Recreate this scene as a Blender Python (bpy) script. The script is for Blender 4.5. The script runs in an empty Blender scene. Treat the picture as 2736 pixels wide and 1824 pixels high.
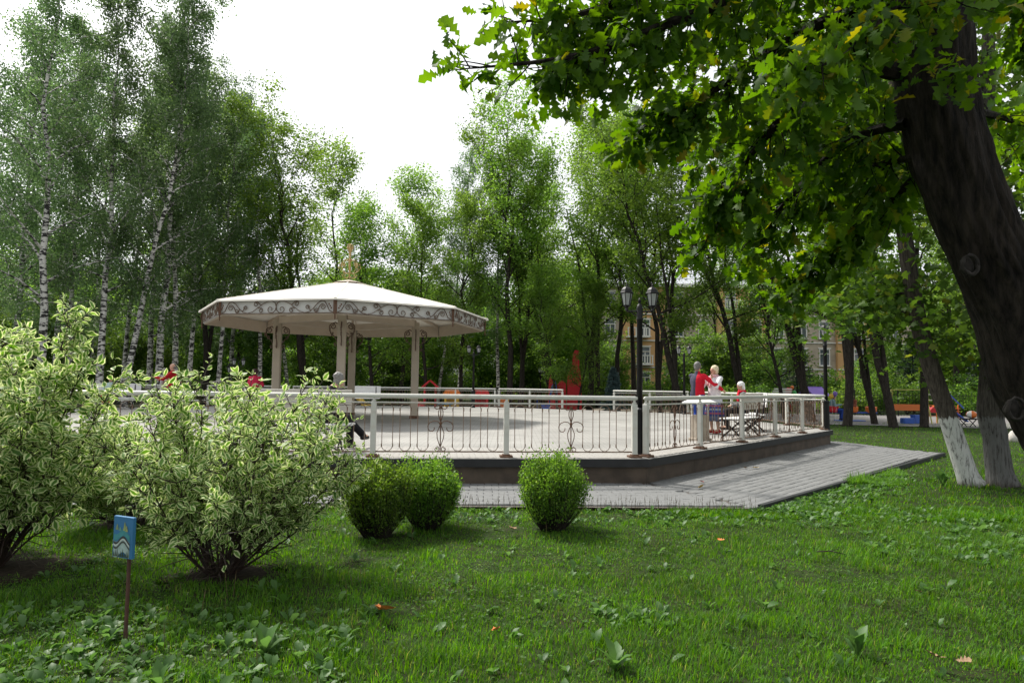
import bpy, math, random
import numpy as np
from mathutils import Vector, Matrix

# ------------------------------------------------------------------ camera, sky, sun, exposure
sc = bpy.context.scene
COL = sc.collection
EYE = 1.55
PITCH, ROLL = math.radians(3.7), math.radians(0.72)
_f = Vector((0, math.cos(PITCH), math.sin(PITCH)))
_r0 = Vector((1, 0, 0)); _u0 = _r0.cross(_f)
CR = math.cos(ROLL) * _r0 + math.sin(ROLL) * _u0
CU = -math.sin(ROLL) * _r0 + math.cos(ROLL) * _u0
cam_d = bpy.data.cameras.new('camera')
cam_d.sensor_width = 36.0
cam_d.lens = 24.0
cam_d.clip_end = 2000
cam = bpy.data.objects.new('camera', cam_d)
COL.objects.link(cam)
M = Matrix((CR, CU, -_f)).transposed().to_4x4()
M.translation = (0, 0, EYE)
cam.matrix_world = M
sc.camera = cam

SUN_AZ = math.radians(-48)      # from straight ahead, to the left
SUN_EL = math.radians(52)
world = bpy.data.worlds.new('World'); sc.world = world
world.use_nodes = True
wn = world.node_tree.nodes; wl = world.node_tree.links
wn.clear()
sky = wn.new('ShaderNodeTexSky'); sky.sky_type = 'NISHITA'; sky.sun_disc = False
sky.sun_elevation = SUN_EL; sky.sun_rotation = SUN_AZ
sky.air_density = 1.0; sky.dust_density = 6.0; sky.ozone_density = 0.6; sky.altitude = 100
bw = wn.new('ShaderNodeRGBToBW'); mixw = wn.new('ShaderNodeMix'); mixw.data_type = 'RGBA'
mixw.inputs[0].default_value = 0.86        # thin even cloud: nearly neutral sky
bg = wn.new('ShaderNodeBackground'); bg.inputs[1].default_value = 0.15
wo = wn.new('ShaderNodeOutputWorld')
wl.new(sky.outputs[0], bw.inputs[0]); wl.new(sky.outputs[0], mixw.inputs[6]); wl.new(bw.outputs[0], mixw.inputs[7])
ovc = wn.new('ShaderNodeMix'); ovc.data_type = 'RGBA'; ovc.inputs[0].default_value = 0.6   # even bright cloud veil all round
ovc.inputs[7].default_value = (4.7, 4.85, 5.0, 1)
wl.new(mixw.outputs[2], ovc.inputs[6]); wl.new(ovc.outputs[2], bg.inputs[0]); wl.new(bg.outputs[0], wo.inputs[0])

sd = bpy.data.lights.new('sun', 'SUN'); sd.energy = 3.2; sd.angle = math.radians(6); sd.color = (1.0, 0.95, 0.87)
sun = bpy.data.objects.new('sun', sd); COL.objects.link(sun)
sdir = Vector((math.sin(SUN_AZ) * math.cos(SUN_EL), math.cos(SUN_AZ) * math.cos(SUN_EL), math.sin(SUN_EL)))
sun.rotation_euler = sdir.to_track_quat('Z', 'Y').to_euler()
sun.location = (-20, 20, 40)

vs = sc.view_settings
vs.view_transform = 'Standard'; vs.look = 'None'; vs.gamma = 1.0; vs.use_curve_mapping = False
vs.exposure = 0.80
sc.render.engine = 'CYCLES'
sc.cycles.use_denoising = True
sc.cycles.max_bounces = 10; sc.cycles.diffuse_bounces = 7; sc.cycles.glossy_bounces = 2
sc.cycles.transmission_bounces = 5; sc.cycles.transparent_max_bounces = 6
sc.cycles.sample_clamp_indirect = 6.0
sc.cycles.caustics_reflective = False; sc.cycles.caustics_refractive = False

# ------------------------------------------------------------------ helpers
RNG = np.random.default_rng(7)
random.seed(7)
PI = math.pi

def at(px, py, Y):
    """world point at depth Y seen at photograph position (px, py)"""
    d = CR * ((px - 1368) / 1824) - CU * ((py - 912) / 1824) + _f
    return Vector((0, 0, EYE)) + d * (Y / d.y)

def tag(o, label=None, cat=None, group=None, kind=None):
    if label: o['label'] = label
    if cat: o['category'] = cat
    if group: o['group'] = group
    if kind: o['kind'] = kind
    return o

def thing(name, label, cat, loc=(0, 0, 0), rz=0.0, group=None, scale=1.0):
    o = bpy.data.objects.new(name, None); COL.objects.link(o)
    o.empty_display_size = 0.2
    o.location = loc; o.rotation_euler = (0, 0, rz); o.scale = (scale,) * 3
    return tag(o, label, cat, group)

def link(name, me, parent=None):
    o = bpy.data.objects.new(name, me); COL.objects.link(o)
    if parent: o.parent = parent
    return o

def copy_tree(o, parent=None):
    c = o.copy(); COL.objects.link(c)
    if parent: c.parent = parent
    for ch in list(o.children):
        copy_tree(ch, c)
    return c

def dup(o, loc, rz=0, label=None, group=None, scale=None):
    c = copy_tree(o); c.location = loc; c.rotation_euler = (0, 0, rz)
    if scale: c.scale = scale if hasattr(scale, '__len__') else (scale,) * 3
    if label: c['label'] = label
    if group: c['group'] = group
    return c

class MB:
    def __init__(s): s.v = []; s.f = []; s.mi = []; s.cur = 0
    def add(s, vs, fs):
        b = len(s.v); s.v += [tuple(v) for v in vs]
        s.f += [tuple(b + i for i in f) for f in fs]; s.mi += [s.cur] * len(fs)
        return s
    def box(s, c, d, rz=0.0, ry=0.0, rx=0.0):
        R = Matrix.Rotation(rz, 3, 'Z') @ Matrix.Rotation(ry, 3, 'Y') @ Matrix.Rotation(rx, 3, 'X')
        c = Vector(c); vs = []
        for sx in (-.5, .5):
            for sy in (-.5, .5):
                for sz in (-.5, .5):
                    vs.append(c + R @ Vector((sx * d[0], sy * d[1], sz * d[2])))
        return s.add(vs, [(0, 1, 3, 2), (4, 6, 7, 5), (0, 4, 5, 1), (2, 3, 7, 6), (0, 2, 6, 4), (1, 5, 7, 3)])
    def cbox(s, c, d, b=0.01, rz=0.0):
        """box with chamfered vertical and top edges"""
        R = Matrix.Rotation(rz, 3, 'Z'); c = Vector(c); x, y, z = d[0] / 2, d[1] / 2, d[2] / 2
        ring = [(x - b, y), (x, y - b), (x, -y + b), (x - b, -y), (-x + b, -y), (-x, -y + b), (-x, y - b), (-x + b, y)]
        k = max(0.0, 1 - b / max(x, 1e-4)); k2 = max(0.0, 1 - b / max(y, 1e-4))
        vs = [c + R @ Vector((p[0], p[1], -z)) for p in ring] + [c + R @ Vector((p[0], p[1], z - b)) for p in ring] + \
             [c + R @ Vector((p[0] * k, p[1] * k2, z)) for p in ring]
        fs = [tuple(range(8))]
        for k0 in (0, 8):
            for i in range(8):
                j = (i + 1) % 8
                fs.append((k0 + j, k0 + i, k0 + 8 + i, k0 + 8 + j)[::-1])
        fs.append(tuple(range(23, 15, -1)))
        return s.add(vs, fs)
    def bar(s, a, b, w, h=None, up=(0, 0, 1)):
        a = Vector(a); b = Vector(b); h = h or w
        d = (b - a); L = d.length; d.normalize(); up = Vector(up)
        if abs(d.dot(up)) > .99: up = Vector((0, 1, 0))
        x = d.cross(up).normalized(); y = x.cross(d)
        vs = []
        for p in (a, b):
            for sx, sy in ((-1, -1), (1, -1), (1, 1), (-1, 1)):
                vs.append(p + x * (sx * w / 2) + y * (sy * h / 2))
        return s.add(vs, [(0, 1, 2, 3), (7, 6, 5, 4), (0, 4, 5, 1), (1, 5, 6, 2), (2, 6, 7, 3), (3, 7, 4, 0)])
    def tube(s, pts, r, n=6, cap=True):
        pts = [Vector(p) for p in pts]; k = len(pts)
        rs = r if hasattr(r, '__len__') else [r] * k
        T = [(pts[min(i + 1, k - 1)] - pts[max(i - 1, 0)]).normalized() for i in range(k)]
        up = Vector((0, 0, 1)) if abs(T[0].z) < .9 else Vector((1, 0, 0))
        x = T[0].cross(up).normalized(); vs = []
        for i in range(k):
            x = (x - T[i] * x.dot(T[i])).normalized(); y = T[i].cross(x)
            for j in range(n):
                a = 2 * PI * j / n
                vs.append(pts[i] + (x * math.cos(a) + y * math.sin(a)) * rs[i])
        fs = []
        for i in range(k - 1):
            for j in range(n):
                j2 = (j + 1) % n
                fs.append((i * n + j, i * n + j2, (i + 1) * n + j2, (i + 1) * n + j))
        if cap: fs.append(tuple(range(n - 1, -1, -1))); fs.append(tuple((k - 1) * n + j for j in range(n)))
        return s.add(vs, fs)
    def lathe(s, prof, n=12, c=(0, 0, 0), a0=0.0, sq=None):
        c = Vector(c); vs = []; fs = []
        for r, z in prof:
            for j in range(n):
                a = a0 + 2 * PI * j / n
                vs.append(c + Vector((r * math.cos(a), r * math.sin(a) * (sq or 1), z)))
        k = len(prof)
        for i in range(k - 1):
            for j in range(n):
                j2 = (j + 1) % n
                fs.append((i * n + j, i * n + j2, (i + 1) * n + j2, (i + 1) * n + j))
        fs.append(tuple(range(n - 1, -1, -1))); fs.append(tuple((k - 1) * n + j for j in range(n)))
        return s.add(vs, fs)
    def prism(s, poly, z0, z1):
        n = len(poly)
        vs = [(p[0], p[1], z0) for p in poly] + [(p[0], p[1], z1) for p in poly]
        fs = [tuple(range(n - 1, -1, -1)), tuple(range(n, 2 * n))] + [(i, (i + 1) % n, n + (i + 1) % n, n + i) for i in range(n)]
        return s.add(vs, fs)
    def ell(s, c, r, R=None, nu=12, nv=8):
        c = Vector(c); R = R or Matrix.Identity(3); vs = []; fs = []
        for i in range(nv + 1):
            th = PI * i / nv
            for j in range(nu):
                ph = 2 * PI * j / nu
                vs.append(c + R @ Vector((r[0] * math.sin(th) * math.cos(ph), r[1] * math.sin(th) * math.sin(ph), -r[2] * math.cos(th))))
        for i in range(nv):
            for j in range(nu):
                j2 = (j + 1) % nu
                fs.append((i * nu + j, i * nu + j2, (i + 1) * nu + j2, (i + 1) * nu + j))
        return s.add(vs, fs)
    def cap(s, a, b, ra, rb=None, n=10):
        """tapered capsule"""
        rb = ra if rb is None else rb
        a = Vector(a); b = Vector(b); d = (b - a); L = d.length
        d = d.normalized() if L > 1e-6 else Vector((0, 0, 1))
        pts = []; rs = []
        for t in (-.97, -.75, -.4, 0): pts.append(a + d * (ra * t)); rs.append(ra * math.sqrt(max(0, 1 - t * t)) if t else ra)
        for t in (0, .4, .75, .97): pts.append(b + d * (rb * t)); rs.append(rb * math.sqrt(max(0, 1 - t * t)) if t else rb)
        return s.tube(pts, rs, n)
    def mesh(s, name, mats, smooth=False):
        me = bpy.data.meshes.new(name)
        me.from_pydata(s.v, [], s.f)
        for m in (mats if isinstance(mats, (list, tuple)) else [mats]): me.materials.append(m)
        if any(s.mi): me.polygons.foreach_set('material_index', s.mi)
        if smooth: me.polygons.foreach_set('use_smooth', [True] * len(me.polygons))
        me.update()
        return me
    def build(s, name, mats, parent=None, smooth=False):
        return link(name, s.mesh(name, mats, smooth), parent)

def stamp(name, tv, tf, Rm, T, mats, uv=None, smooth=False):
    """many copies of a small template as one mesh. Rm (n,3,3) includes scale, T (n,3)"""
    tv = np.asarray(tv, float); n = len(T); k = len(tv)
    V = (np.einsum('nij,kj->nki', Rm, tv) + np.asarray(T)[:, None, :]).reshape(-1, 3)
    cnt = np.array([len(f) for f in tf]); idx = np.concatenate([np.array(f) for f in tf])
    L = (idx[None, :] + (np.arange(n) * k)[:, None]).reshape(-1)
    cn = np.tile(cnt, n); st = np.concatenate([[0], np.cumsum(cn)[:-1]])
    me = bpy.data.meshes.new(name)
    me.vertices.add(len(V)); me.vertices.foreach_set('co', V.astype(np.float32).ravel())
    me.loops.add(len(L)); me.loops.foreach_set('vertex_index', L.astype(np.int32))
    me.polygons.add(len(cn)); me.polygons.foreach_set('loop_start', st.astype(np.int32))
    try: me.polygons.foreach_set('loop_total', cn.astype(np.int32))
    except Exception: pass
    if uv is not None:
        ul = me.uv_layers.new(name='UVMap')
        u = np.tile(np.asarray(uv, np.float32)[idx], (n, 1))
        ul.data.foreach_set('uv', u.ravel())
    for m in (mats if isinstance(mats, (list, tuple)) else [mats]): me.materials.append(m)
    if smooth: me.polygons.foreach_set('use_smooth', np.ones(len(cn), bool))
    me.update(calc_edges=True)
    return me

def small_mesh(name, tv, tf, mat, uv=None, smooth=False):
    return stamp(name, tv, tf, np.eye(3)[None], np.zeros((1, 3)), mat, uv, smooth)

def unit(a): return a / np.maximum(np.linalg.norm(a, axis=-1, keepdims=True), 1e-9)

def frames(d, nrm):
    """rotation matrices with local y along d and local z near nrm"""
    y = unit(d); x = unit(np.cross(y, nrm)); z = np.cross(x, y)
    return np.stack([x, y, z], axis=-1)

def rand_dirs(n, rng, up=0.0):
    v = rng.normal(size=(n, 3)); v[:, 2] += up
    return unit(v)

def vnoise(x, y, seed=0, s=1.0):
    x = np.asarray(x) / s + 1000.3; y = np.asarray(y) / s + 1000.7
    xi = np.floor(x).astype(int); yi = np.floor(y).astype(int); fx = x - xi; fy = y - yi
    fx = fx * fx * (3 - 2 * fx); fy = fy * fy * (3 - 2 * fy)
    def h(a, b):
        v = np.sin(a * 127.1 + b * 311.7 + seed * 74.7) * 43758.5453
        return v - np.floor(v)
    return (h(xi, yi) * (1 - fx) + h(xi + 1, yi) * fx) * (1 - fy) + (h(xi, yi + 1) * (1 - fx) + h(xi + 1, yi + 1) * fx) * fy

# ------------------------------------------------------------------ materials
def mat(name):
    m = bpy.data.materials.new(name); m.use_nodes = True
    nt = m.node_tree; b = nt.nodes['Principled BSDF']
    return m, nt, b

def plain(name, col, rough=.6, metal=0.0, spec=.5, noise=0.0, nscale=8.0, bump=0.0, dark=None, dscale=3.0, damt=.5, coords='Object'):
    m, nt, b = mat(name); N = nt.nodes; L = nt.links
    b.inputs['Roughness'].default_value = rough; b.inputs['Metallic'].default_value = metal
    b.inputs['Specular IOR Level'].default_value = spec
    b.inputs['Base Color'].default_value = (*col, 1)
    if noise or dark or bump:
        tc = N.new('ShaderNodeTexCoord')
        nz = N.new('ShaderNodeTexNoise'); nz.inputs['Scale'].default_value = nscale; nz.inputs['Detail'].default_value = 5
        L.new(tc.outputs[coords], nz.inputs['Vector'])
        rp = N.new('ShaderNodeMapRange'); rp.inputs[1].default_value = .3; rp.inputs[2].default_value = .7
        rp.inputs[3].default_value = 1 - noise; rp.inputs[4].default_value = 1 + noise
        L.new(nz.outputs['Fac'], rp.inputs[0])
        mx = N.new('ShaderNodeMix'); mx.data_type = 'RGBA'; mx.blend_type = 'MULTIPLY'; mx.inputs[0].default_value = 1
        mx.inputs[6].default_value = (*col, 1)
        L.new(rp.outputs[0], mx.inputs[7])
        out = mx.outputs[2]
        if dark:
            n2 = N.new('ShaderNodeTexNoise'); n2.inputs['Scale'].default_value = dscale; n2.inputs['Detail'].default_value = 7
            n2.inputs['Roughness'].default_value = .65
            L.new(tc.outputs[coords], n2.inputs['Vector'])
            r2 = N.new('ShaderNodeMapRange'); r2.inputs[1].default_value = .5; r2.inputs[2].default_value = .72
            r2.inputs[3].default_value = 0; r2.inputs[4].default_value = damt
            L.new(n2.outputs['Fac'], r2.inputs[0])
            m2 = N.new('ShaderNodeMix'); m2.data_type = 'RGBA'
            L.new(r2.outputs[0], m2.inputs[0]); L.new(out, m2.inputs[6]); m2.inputs[7].default_value = (*dark, 1)
            out = m2.outputs[2]
        L.new(out, b.inputs['Base Color'])
        if bump:
            bp = N.new('ShaderNodeBump'); bp.inputs['Strength'].default_value = bump; bp.inputs['Distance'].default_value = .01
            L.new(nz.outputs['Fac'], bp.inputs['Height']); L.new(bp.outputs[0], b.inputs['Normal'])
    return m

def leaf_mat(name, c1, c2, c3=None, trans=.42, rough=.45, spec=.35, hue=.025, patch=0):
    """foliage: base colours c1..c2 vary leaf by leaf, part of the light passes through"""
    m, nt, b = mat(name); N = nt.nodes; L = nt.links
    geo = N.new('ShaderNodeNewGeometry'); oi = N.new('ShaderNodeObjectInfo')
    rp = N.new('ShaderNodeValToRGB'); rp.color_ramp.elements[0].color = (*c1, 1); rp.color_ramp.elements[1].color = (*c2, 1)
    rp.color_ramp.elements[1].position = .92 if c3 else 1.0
    if c3:
        e = rp.color_ramp.elements.new(1.0); e.color = (*c3, 1)
    L.new(geo.outputs['Random Per Island'], rp.inputs[0])
    hs = N.new('ShaderNodeHueSaturation')
    mr = N.new('ShaderNodeMapRange'); mr.inputs[3].default_value = .5 - hue * .35; mr.inputs[4].default_value = .5 + hue * .25
    L.new(oi.outputs['Random'], mr.inputs[0]); L.new(mr.outputs[0], hs.inputs['Hue'])
    mv = N.new('ShaderNodeMapRange'); mv.inputs[3].default_value = .82; mv.inputs[4].default_value = 1.2
    L.new(oi.outputs['Random'], mv.inputs[0]); L.new(mv.outputs[0], hs.inputs['Value'])
    src = rp.outputs[0]
    if patch:
        n1 = N.new('ShaderNodeTexNoise'); n1.inputs['Scale'].default_value = 1.1; n1.inputs['Detail'].default_value = 6; n1.inputs['Roughness'].default_value = .7
        L.new(geo.outputs['Position'], n1.inputs['Vector'])
        r1 = N.new('ShaderNodeMapRange'); r1.inputs[1].default_value = .32; r1.inputs[2].default_value = .68; r1.inputs[3].default_value = 1 - patch; r1.inputs[4].default_value = 1 + patch
        L.new(n1.outputs['Fac'], r1.inputs[0])
        mp = N.new('ShaderNodeMix'); mp.data_type = 'RGBA'; mp.blend_type = 'MULTIPLY'; mp.inputs[0].default_value = 1
        L.new(src, mp.inputs[6]); L.new(r1.outputs[0], mp.inputs[7])
        n2 = N.new('ShaderNodeTexNoise'); n2.inputs['Scale'].default_value = 2.3; n2.inputs['Detail'].default_value = 4
        L.new(geo.outputs['Position'], n2.inputs['Vector'])
        r2 = N.new('ShaderNodeMapRange'); r2.inputs[1].default_value = .56; r2.inputs[2].default_value = .75; r2.inputs[3].default_value = 0; r2.inputs[4].default_value = .35
        L.new(n2.outputs['Fac'], r2.inputs[0])
        mq = N.new('ShaderNodeMix'); mq.data_type = 'RGBA'; L.new(r2.outputs[0], mq.inputs[0]); L.new(mp.outputs[2], mq.inputs[6]); mq.inputs[7].default_value = (.085, .095, .028, 1)
        src = mq.outputs[2]
    L.new(src, hs.inputs['Color'])
    L.new(hs.outputs[0], b.inputs['Base Color'])
    b.inputs['Roughness'].default_value = rough; b.inputs['Specular IOR Level'].default_value = spec
    tr = N.new('ShaderNodeBsdfTranslucent')
    h2 = N.new('ShaderNodeHueSaturation'); h2.inputs['Hue'].default_value = .485; h2.inputs['Value'].default_value = 2.1; h2.inputs['Saturation'].default_value = 1.08
    L.new(hs.outputs[0], h2.inputs['Color']); L.new(h2.outputs[0], tr.inputs[0])
    ms = N.new('ShaderNodeMixShader'); ms.inputs[0].default_value = trans
    L.new(b.outputs[0], ms.inputs[1]); L.new(tr.outputs[0], ms.inputs[2])
    L.new(ms.outputs[0], N['Material Output'].inputs[0])
    return m

def bark_mat(name, c1, c2, scale=(6, 6, 1.2), bump=.6, lime=None, lime_h=1.2):
    """furrowed bark; lime = whitewash colour painted up to lime_h (object z)"""
    m, nt, b = mat(name); N = nt.nodes; L = nt.links
    tc = N.new('ShaderNodeTexCoord'); mp = N.new('ShaderNodeMapping'); mp.inputs['Scale'].default_value = scale
    L.new(tc.outputs['Object'], mp.inputs[0])
    nz = N.new('ShaderNodeTexNoise'); nz.inputs['Scale'].default_value = 4; nz.inputs['Detail'].default_value = 6; nz.inputs['Roughness'].default_value = .7
    L.new(mp.outputs[0], nz.inputs['Vector'])
    rp = N.new('ShaderNodeValToRGB'); rp.color_ramp.elements[0].color = (*c1, 1); rp.color_ramp.elements[1].color = (*c2, 1)
    rp.color_ramp.elements[0].position = .38; rp.color_ramp.elements[1].position = .66
    L.new(nz.outputs['Fac'], rp.inputs[0]); out = rp.outputs[0]
    if lime:
        sx = N.new('ShaderNodeSeparateXYZ'); L.new(tc.outputs['Object'], sx.inputs[0])
        n3 = N.new('ShaderNodeTexNoise'); n3.inputs['Scale'].default_value = 3; n3.inputs['Detail'].default_value = 5
        L.new(mp.outputs[0], n3.inputs['Vector'])
        ad = N.new('ShaderNodeMath'); ad.operation = 'MULTIPLY_ADD'; ad.inputs[1].default_value = .22
        L.new(n3.outputs['Fac'], ad.inputs[0]); L.new(sx.outputs[2], ad.inputs[2])
        lt = N.new('ShaderNodeMapRange'); lt.inputs[1].default_value = lime_h; lt.inputs[2].default_value = lime_h + .03
        lt.inputs[3].default_value = 1; lt.inputs[4].default_value = 0
        L.new(ad.outputs[0], lt.inputs[0])
        bt = N.new('ShaderNodeMapRange'); bt.inputs[1].default_value = .12; bt.inputs[2].default_value = .22
        L.new(ad.outputs[0], bt.inputs[0])
        wr = N.new('ShaderNodeMapRange'); wr.inputs[1].default_value = .33; wr.inputs[2].default_value = .5
        L.new(nz.outputs['Fac'], wr.inputs[0])
        mu = N.new('ShaderNodeMath'); mu.operation = 'MULTIPLY'; L.new(lt.outputs[0], mu.inputs[0]); L.new(bt.outputs[0], mu.inputs[1])
        mu2 = N.new('ShaderNodeMath'); mu2.operation = 'MULTIPLY'; L.new(mu.outputs[0], mu2.inputs[0]); L.new(wr.outputs[0], mu2.inputs[1])
        mx = N.new('ShaderNodeMix'); mx.data_type = 'RGBA'; L.new(mu2.outputs[0], mx.inputs[0]); L.new(out, mx.inputs[6])
        mx.inputs[7].default_value = (*lime, 1); out = mx.outputs[2]
    L.new(out, b.inputs['Base Color']); b.inputs['Roughness'].default_value = .9; b.inputs['Specular IOR Level'].default_value = .2
    bp = N.new('ShaderNodeBump'); bp.inputs['Strength'].default_value = bump; bp.inputs['Distance'].default_value = .03
    L.new(nz.outputs['Fac'], bp.inputs['Height']); L.new(bp.outputs[0], b.inputs['Normal'])
    return m

def birch_mat():
    m, nt, b = mat('birch_bark'); N = nt.nodes; L = nt.links
    tc = N.new('ShaderNodeTexCoord'); mp = N.new('ShaderNodeMapping'); mp.inputs['Scale'].default_value = (2.2, 2.2, 5.5)
    L.new(tc.outputs['Object'], mp.inputs[0])
    nz = N.new('ShaderNodeTexNoise'); nz.inputs['Scale'].default_value = 1.6; nz.inputs['Detail'].default_value = 5; nz.inputs['Roughness'].default_value = .62
    L.new(mp.outputs[0], nz.inputs['Vector'])
    rp = N.new('ShaderNodeValToRGB'); rp.color_ramp.interpolation = 'LINEAR'
    rp.color_ramp.elements[0].color = (.018, .016, .015, 1); rp.color_ramp.elements[1].color = (.6, .58, .54, 1)
    rp.color_ramp.elements[0].position = .455; rp.color_ramp.elements[1].position = .525
    L.new(nz.outputs['Fac'], rp.inputs[0]); L.new(rp.outputs[0], b.inputs['Base Color'])
    b.inputs['Roughness'].default_value = .75
    return m

def lined(name, c1, c2, mortar, bw_, bh, msize=.012, bump=.3, coords='Object', stain=None):
    """brick-pattern surface for pieces too small to build"""
    m, nt, b = mat(name); N = nt.nodes; L = nt.links
    tc = N.new('ShaderNodeTexCoord'); br = N.new('ShaderNodeTexBrick')
    br.inputs['Color1'].default_value = (*c1, 1); br.inputs['Color2'].default_value = (*c2, 1); br.inputs['Mortar'].default_value = (*mortar, 1)
    br.inputs['Scale'].default_value = 1; br.inputs['Mortar Size'].default_value = msize
    br.inputs['Brick Width'].default_value = bw_; br.inputs['Row Height'].default_value = bh
    L.new(tc.outputs[coords], br.inputs['Vector'])
    nz = N.new('ShaderNodeTexNoise'); nz.inputs['Scale'].default_value = .7; nz.inputs['Detail'].default_value = 8
    L.new(tc.outputs[coords], nz.inputs['Vector'])
    rp = N.new('ShaderNodeMapRange'); rp.inputs[1].default_value = .3; rp.inputs[2].default_value = .7; rp.inputs[3].default_value = .72; rp.inputs[4].default_value = 1.15
    L.new(nz.outputs['Fac'], rp.inputs[0])
    mx = N.new('ShaderNodeMix'); mx.data_type = 'RGBA'; mx.blend_type = 'MULTIPLY'; mx.inputs[0].default_value = 1
    L.new(br.outputs['Color'], mx.inputs[6]); L.new(rp.outputs[0], mx.inputs[7])
    L.new(mx.outputs[2], b.inputs['Base Color']); b.inputs['Roughness'].default_value = .85
    b.inputs['Specular IOR Level'].default_value = .3
    return m

M_white = plain('white_paint', (.56, .56, .51), .45, noise=.05, nscale=4, dark=(.30, .17, .09), dscale=5, damt=.35)
M_rust = plain('rusty_iron', (.11, .055, .03), .8, noise=.35, nscale=30, bump=.3)
M_scroll = plain('weathered_scroll_iron', (.125, .085, .058), .75, noise=.3, nscale=25, dark=(.09, .04, .02), dscale=5, damt=.6)
M_iron = plain('brown_iron', (.16, .10, .065), .65, noise=.25, nscale=25, dark=(.46, .43, .38), dscale=6, damt=.75)
M_black = plain('black_metal', (.006, .006, .007), .5, noise=.2, nscale=12, spec=.3)
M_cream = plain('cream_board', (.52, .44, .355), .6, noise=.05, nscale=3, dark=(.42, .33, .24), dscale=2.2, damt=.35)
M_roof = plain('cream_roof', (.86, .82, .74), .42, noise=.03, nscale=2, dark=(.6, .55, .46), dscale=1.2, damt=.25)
M_fascia = plain('grey_board', (.50, .50, .48), .5, noise=.04, nscale=2, dark=(.42, .36, .28), dscale=4, damt=.35)
M_col = plain('column_paint', (.44, .38, .30), .6, noise=.07, nscale=5, dark=(.33, .26, .18), dscale=2.5, damt=.4)
M_gold = plain('gilt_iron', (.36, .25, .10), .5, metal=.3, noise=.3, nscale=14)
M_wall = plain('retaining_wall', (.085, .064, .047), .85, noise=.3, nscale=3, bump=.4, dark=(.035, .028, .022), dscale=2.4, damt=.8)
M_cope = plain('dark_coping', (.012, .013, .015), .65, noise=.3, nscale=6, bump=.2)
M_floor = lined('platform_paving', (.315, .308, .288), (.282, .276, .26), (.20, .192, .178), .2, .1, .008)
M_floorpave = plain('pale_paver', (.295, .285, .265), .85, noise=.14, nscale=1.7, bump=.3, dark=(.36, .31, .27), dscale=9, damt=.5, coords='Object')
M_paver = plain('grey_paver', (.150, .153, .152), .85, noise=.14, nscale=2.3, bump=.35, dark=(.09, .088, .082), dscale=7, damt=.5)
M_joint = plain('joint_sand', (.075, .065, .055), .95, noise=.3, nscale=20)
M_soil = plain('soil', (.030, .023, .017), .95, noise=.5, nscale=22, bump=1.0, spec=.1)
M_grassbase = plain('grass_base', (.022, .036, .010), .95, noise=.5, nscale=9, bump=.9, dark=(.035, .026, .017), dscale=2.4, damt=.8, spec=.1)
M_pad = plain('rubber_paving', (.17, .16, .16), .9, noise=.12, nscale=4)
M_seat = plain('bench_white', (.72, .72, .71), .45, noise=.05, nscale=6, dark=(.45, .42, .38), dscale=7, damt=.3)
M_boardback = plain('bench_back_grey', (.50, .47, .42), .6, noise=.06, nscale=6)
M_glasslamp, _nt, _b = mat('lantern_glass')
_b.inputs['Base Color'].default_value = (.75, .77, .76, 1); _b.inputs['Roughness'].default_value = .35
_b.inputs['Transmission Weight'].default_value = .55; _b.inputs['IOR'].default_value = 1.2
M_pane = plain('window_glass', (.05, .065, .08), .08, spec=.9)

# ------------------------------------------------------------------ the setting
FZ = 0.40                                   # platform floor height
PLAT = [(2.23, 11.05), (9.2, 19.6), (8.1, 30.4), (-0.7, 36.6), (-11.5, 35.6), (-18.0, 27.6), (-17.0, 17.2), (-8.6, 9.95)]
PATH_OUT = [(-9.6, 7.95), (-2.2, 8.85), (3.2, 9.05), (10.7, 17.1), (9.75, 20.6), (9.25, 21.0)]

def sheet(name, poly, z, m, kind='structure'):
    mb = MB(); mb.add([(p[0], p[1], z) for p in poly], [tuple(range(len(poly)))])
    return tag(mb.build(name, m), kind=kind)

sheet('ground', [(-400, -120), (400, -120), (400, 600), (-400, 600)], -.05, M_grassbase)

def inside(poly, x, y):
    x = np.asarray(x); y = np.asarray(y); r = np.zeros(x.shape, bool); n = len(poly); j = n - 1
    for i in range(n):
        xi, yi = poly[i]; xj, yj = poly[j]
        c = ((yi > y) != (yj > y)) & (x < (xj - xi) * (y - yi) / (yj - yi + 1e-12) + xi)
        r ^= c; j = i
    return r

PATH_POLY = PATH_OUT + [(8.95, 20.0), (2.2, 11.3), (-8.6, 10.2), (-10.5, 11.0)]
path = sheet('path', PATH_POLY, -.012, M_joint)
# pavers of the path: two fields of rows that meet at the corner
PV_T = [(-.5, -.5, 0), (.5, -.5, 0), (.5, .5, 0), (-.5, .5, 0), (-.5, -.5, .8), (.5, -.5, .8), (.5, .5, .8), (-.5, .5, .8),
        (-.46, -.44, 1), (.46, -.44, 1), (.46, .44, 1), (-.46, .44, 1)]
PV_F = [(8, 9, 10, 11)] + [(a, (a + 1) % 4, 4 + (a + 1) % 4, 4 + a) for a in range(4)] + [(4 + a, 4 + (a + 1) % 4, 8 + (a + 1) % 4, 8 + a) for a in range(4)]
def shrink(poly, px_, py_, d):
    ok = inside(poly, px_, py_)
    for ax, ay in ((d, 0), (-d, 0), (0, d), (0, -d)): ok &= inside(poly, px_ + ax, py_ + ay)
    return ok
def paver_field(poly, org, ang, lw, rw, keep, rng):
    c, s = math.cos(ang), math.sin(ang)
    u, v = np.meshgrid(np.arange(-70, 90), np.arange(-40, 110))
    uu = (u + (v % 2) * .5 + .12 * np.sin(v * 3.1)) * lw; vv = v * rw
    x = (org[0] + uu * c - vv * s).ravel(); y = (org[1] + uu * s + vv * c).ravel()
    ok = shrink(poly, x, y, .05) & keep(x, y)
    return x[ok], y[ok], np.full(ok.sum(), ang)
rng = np.random.default_rng(3)
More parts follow.
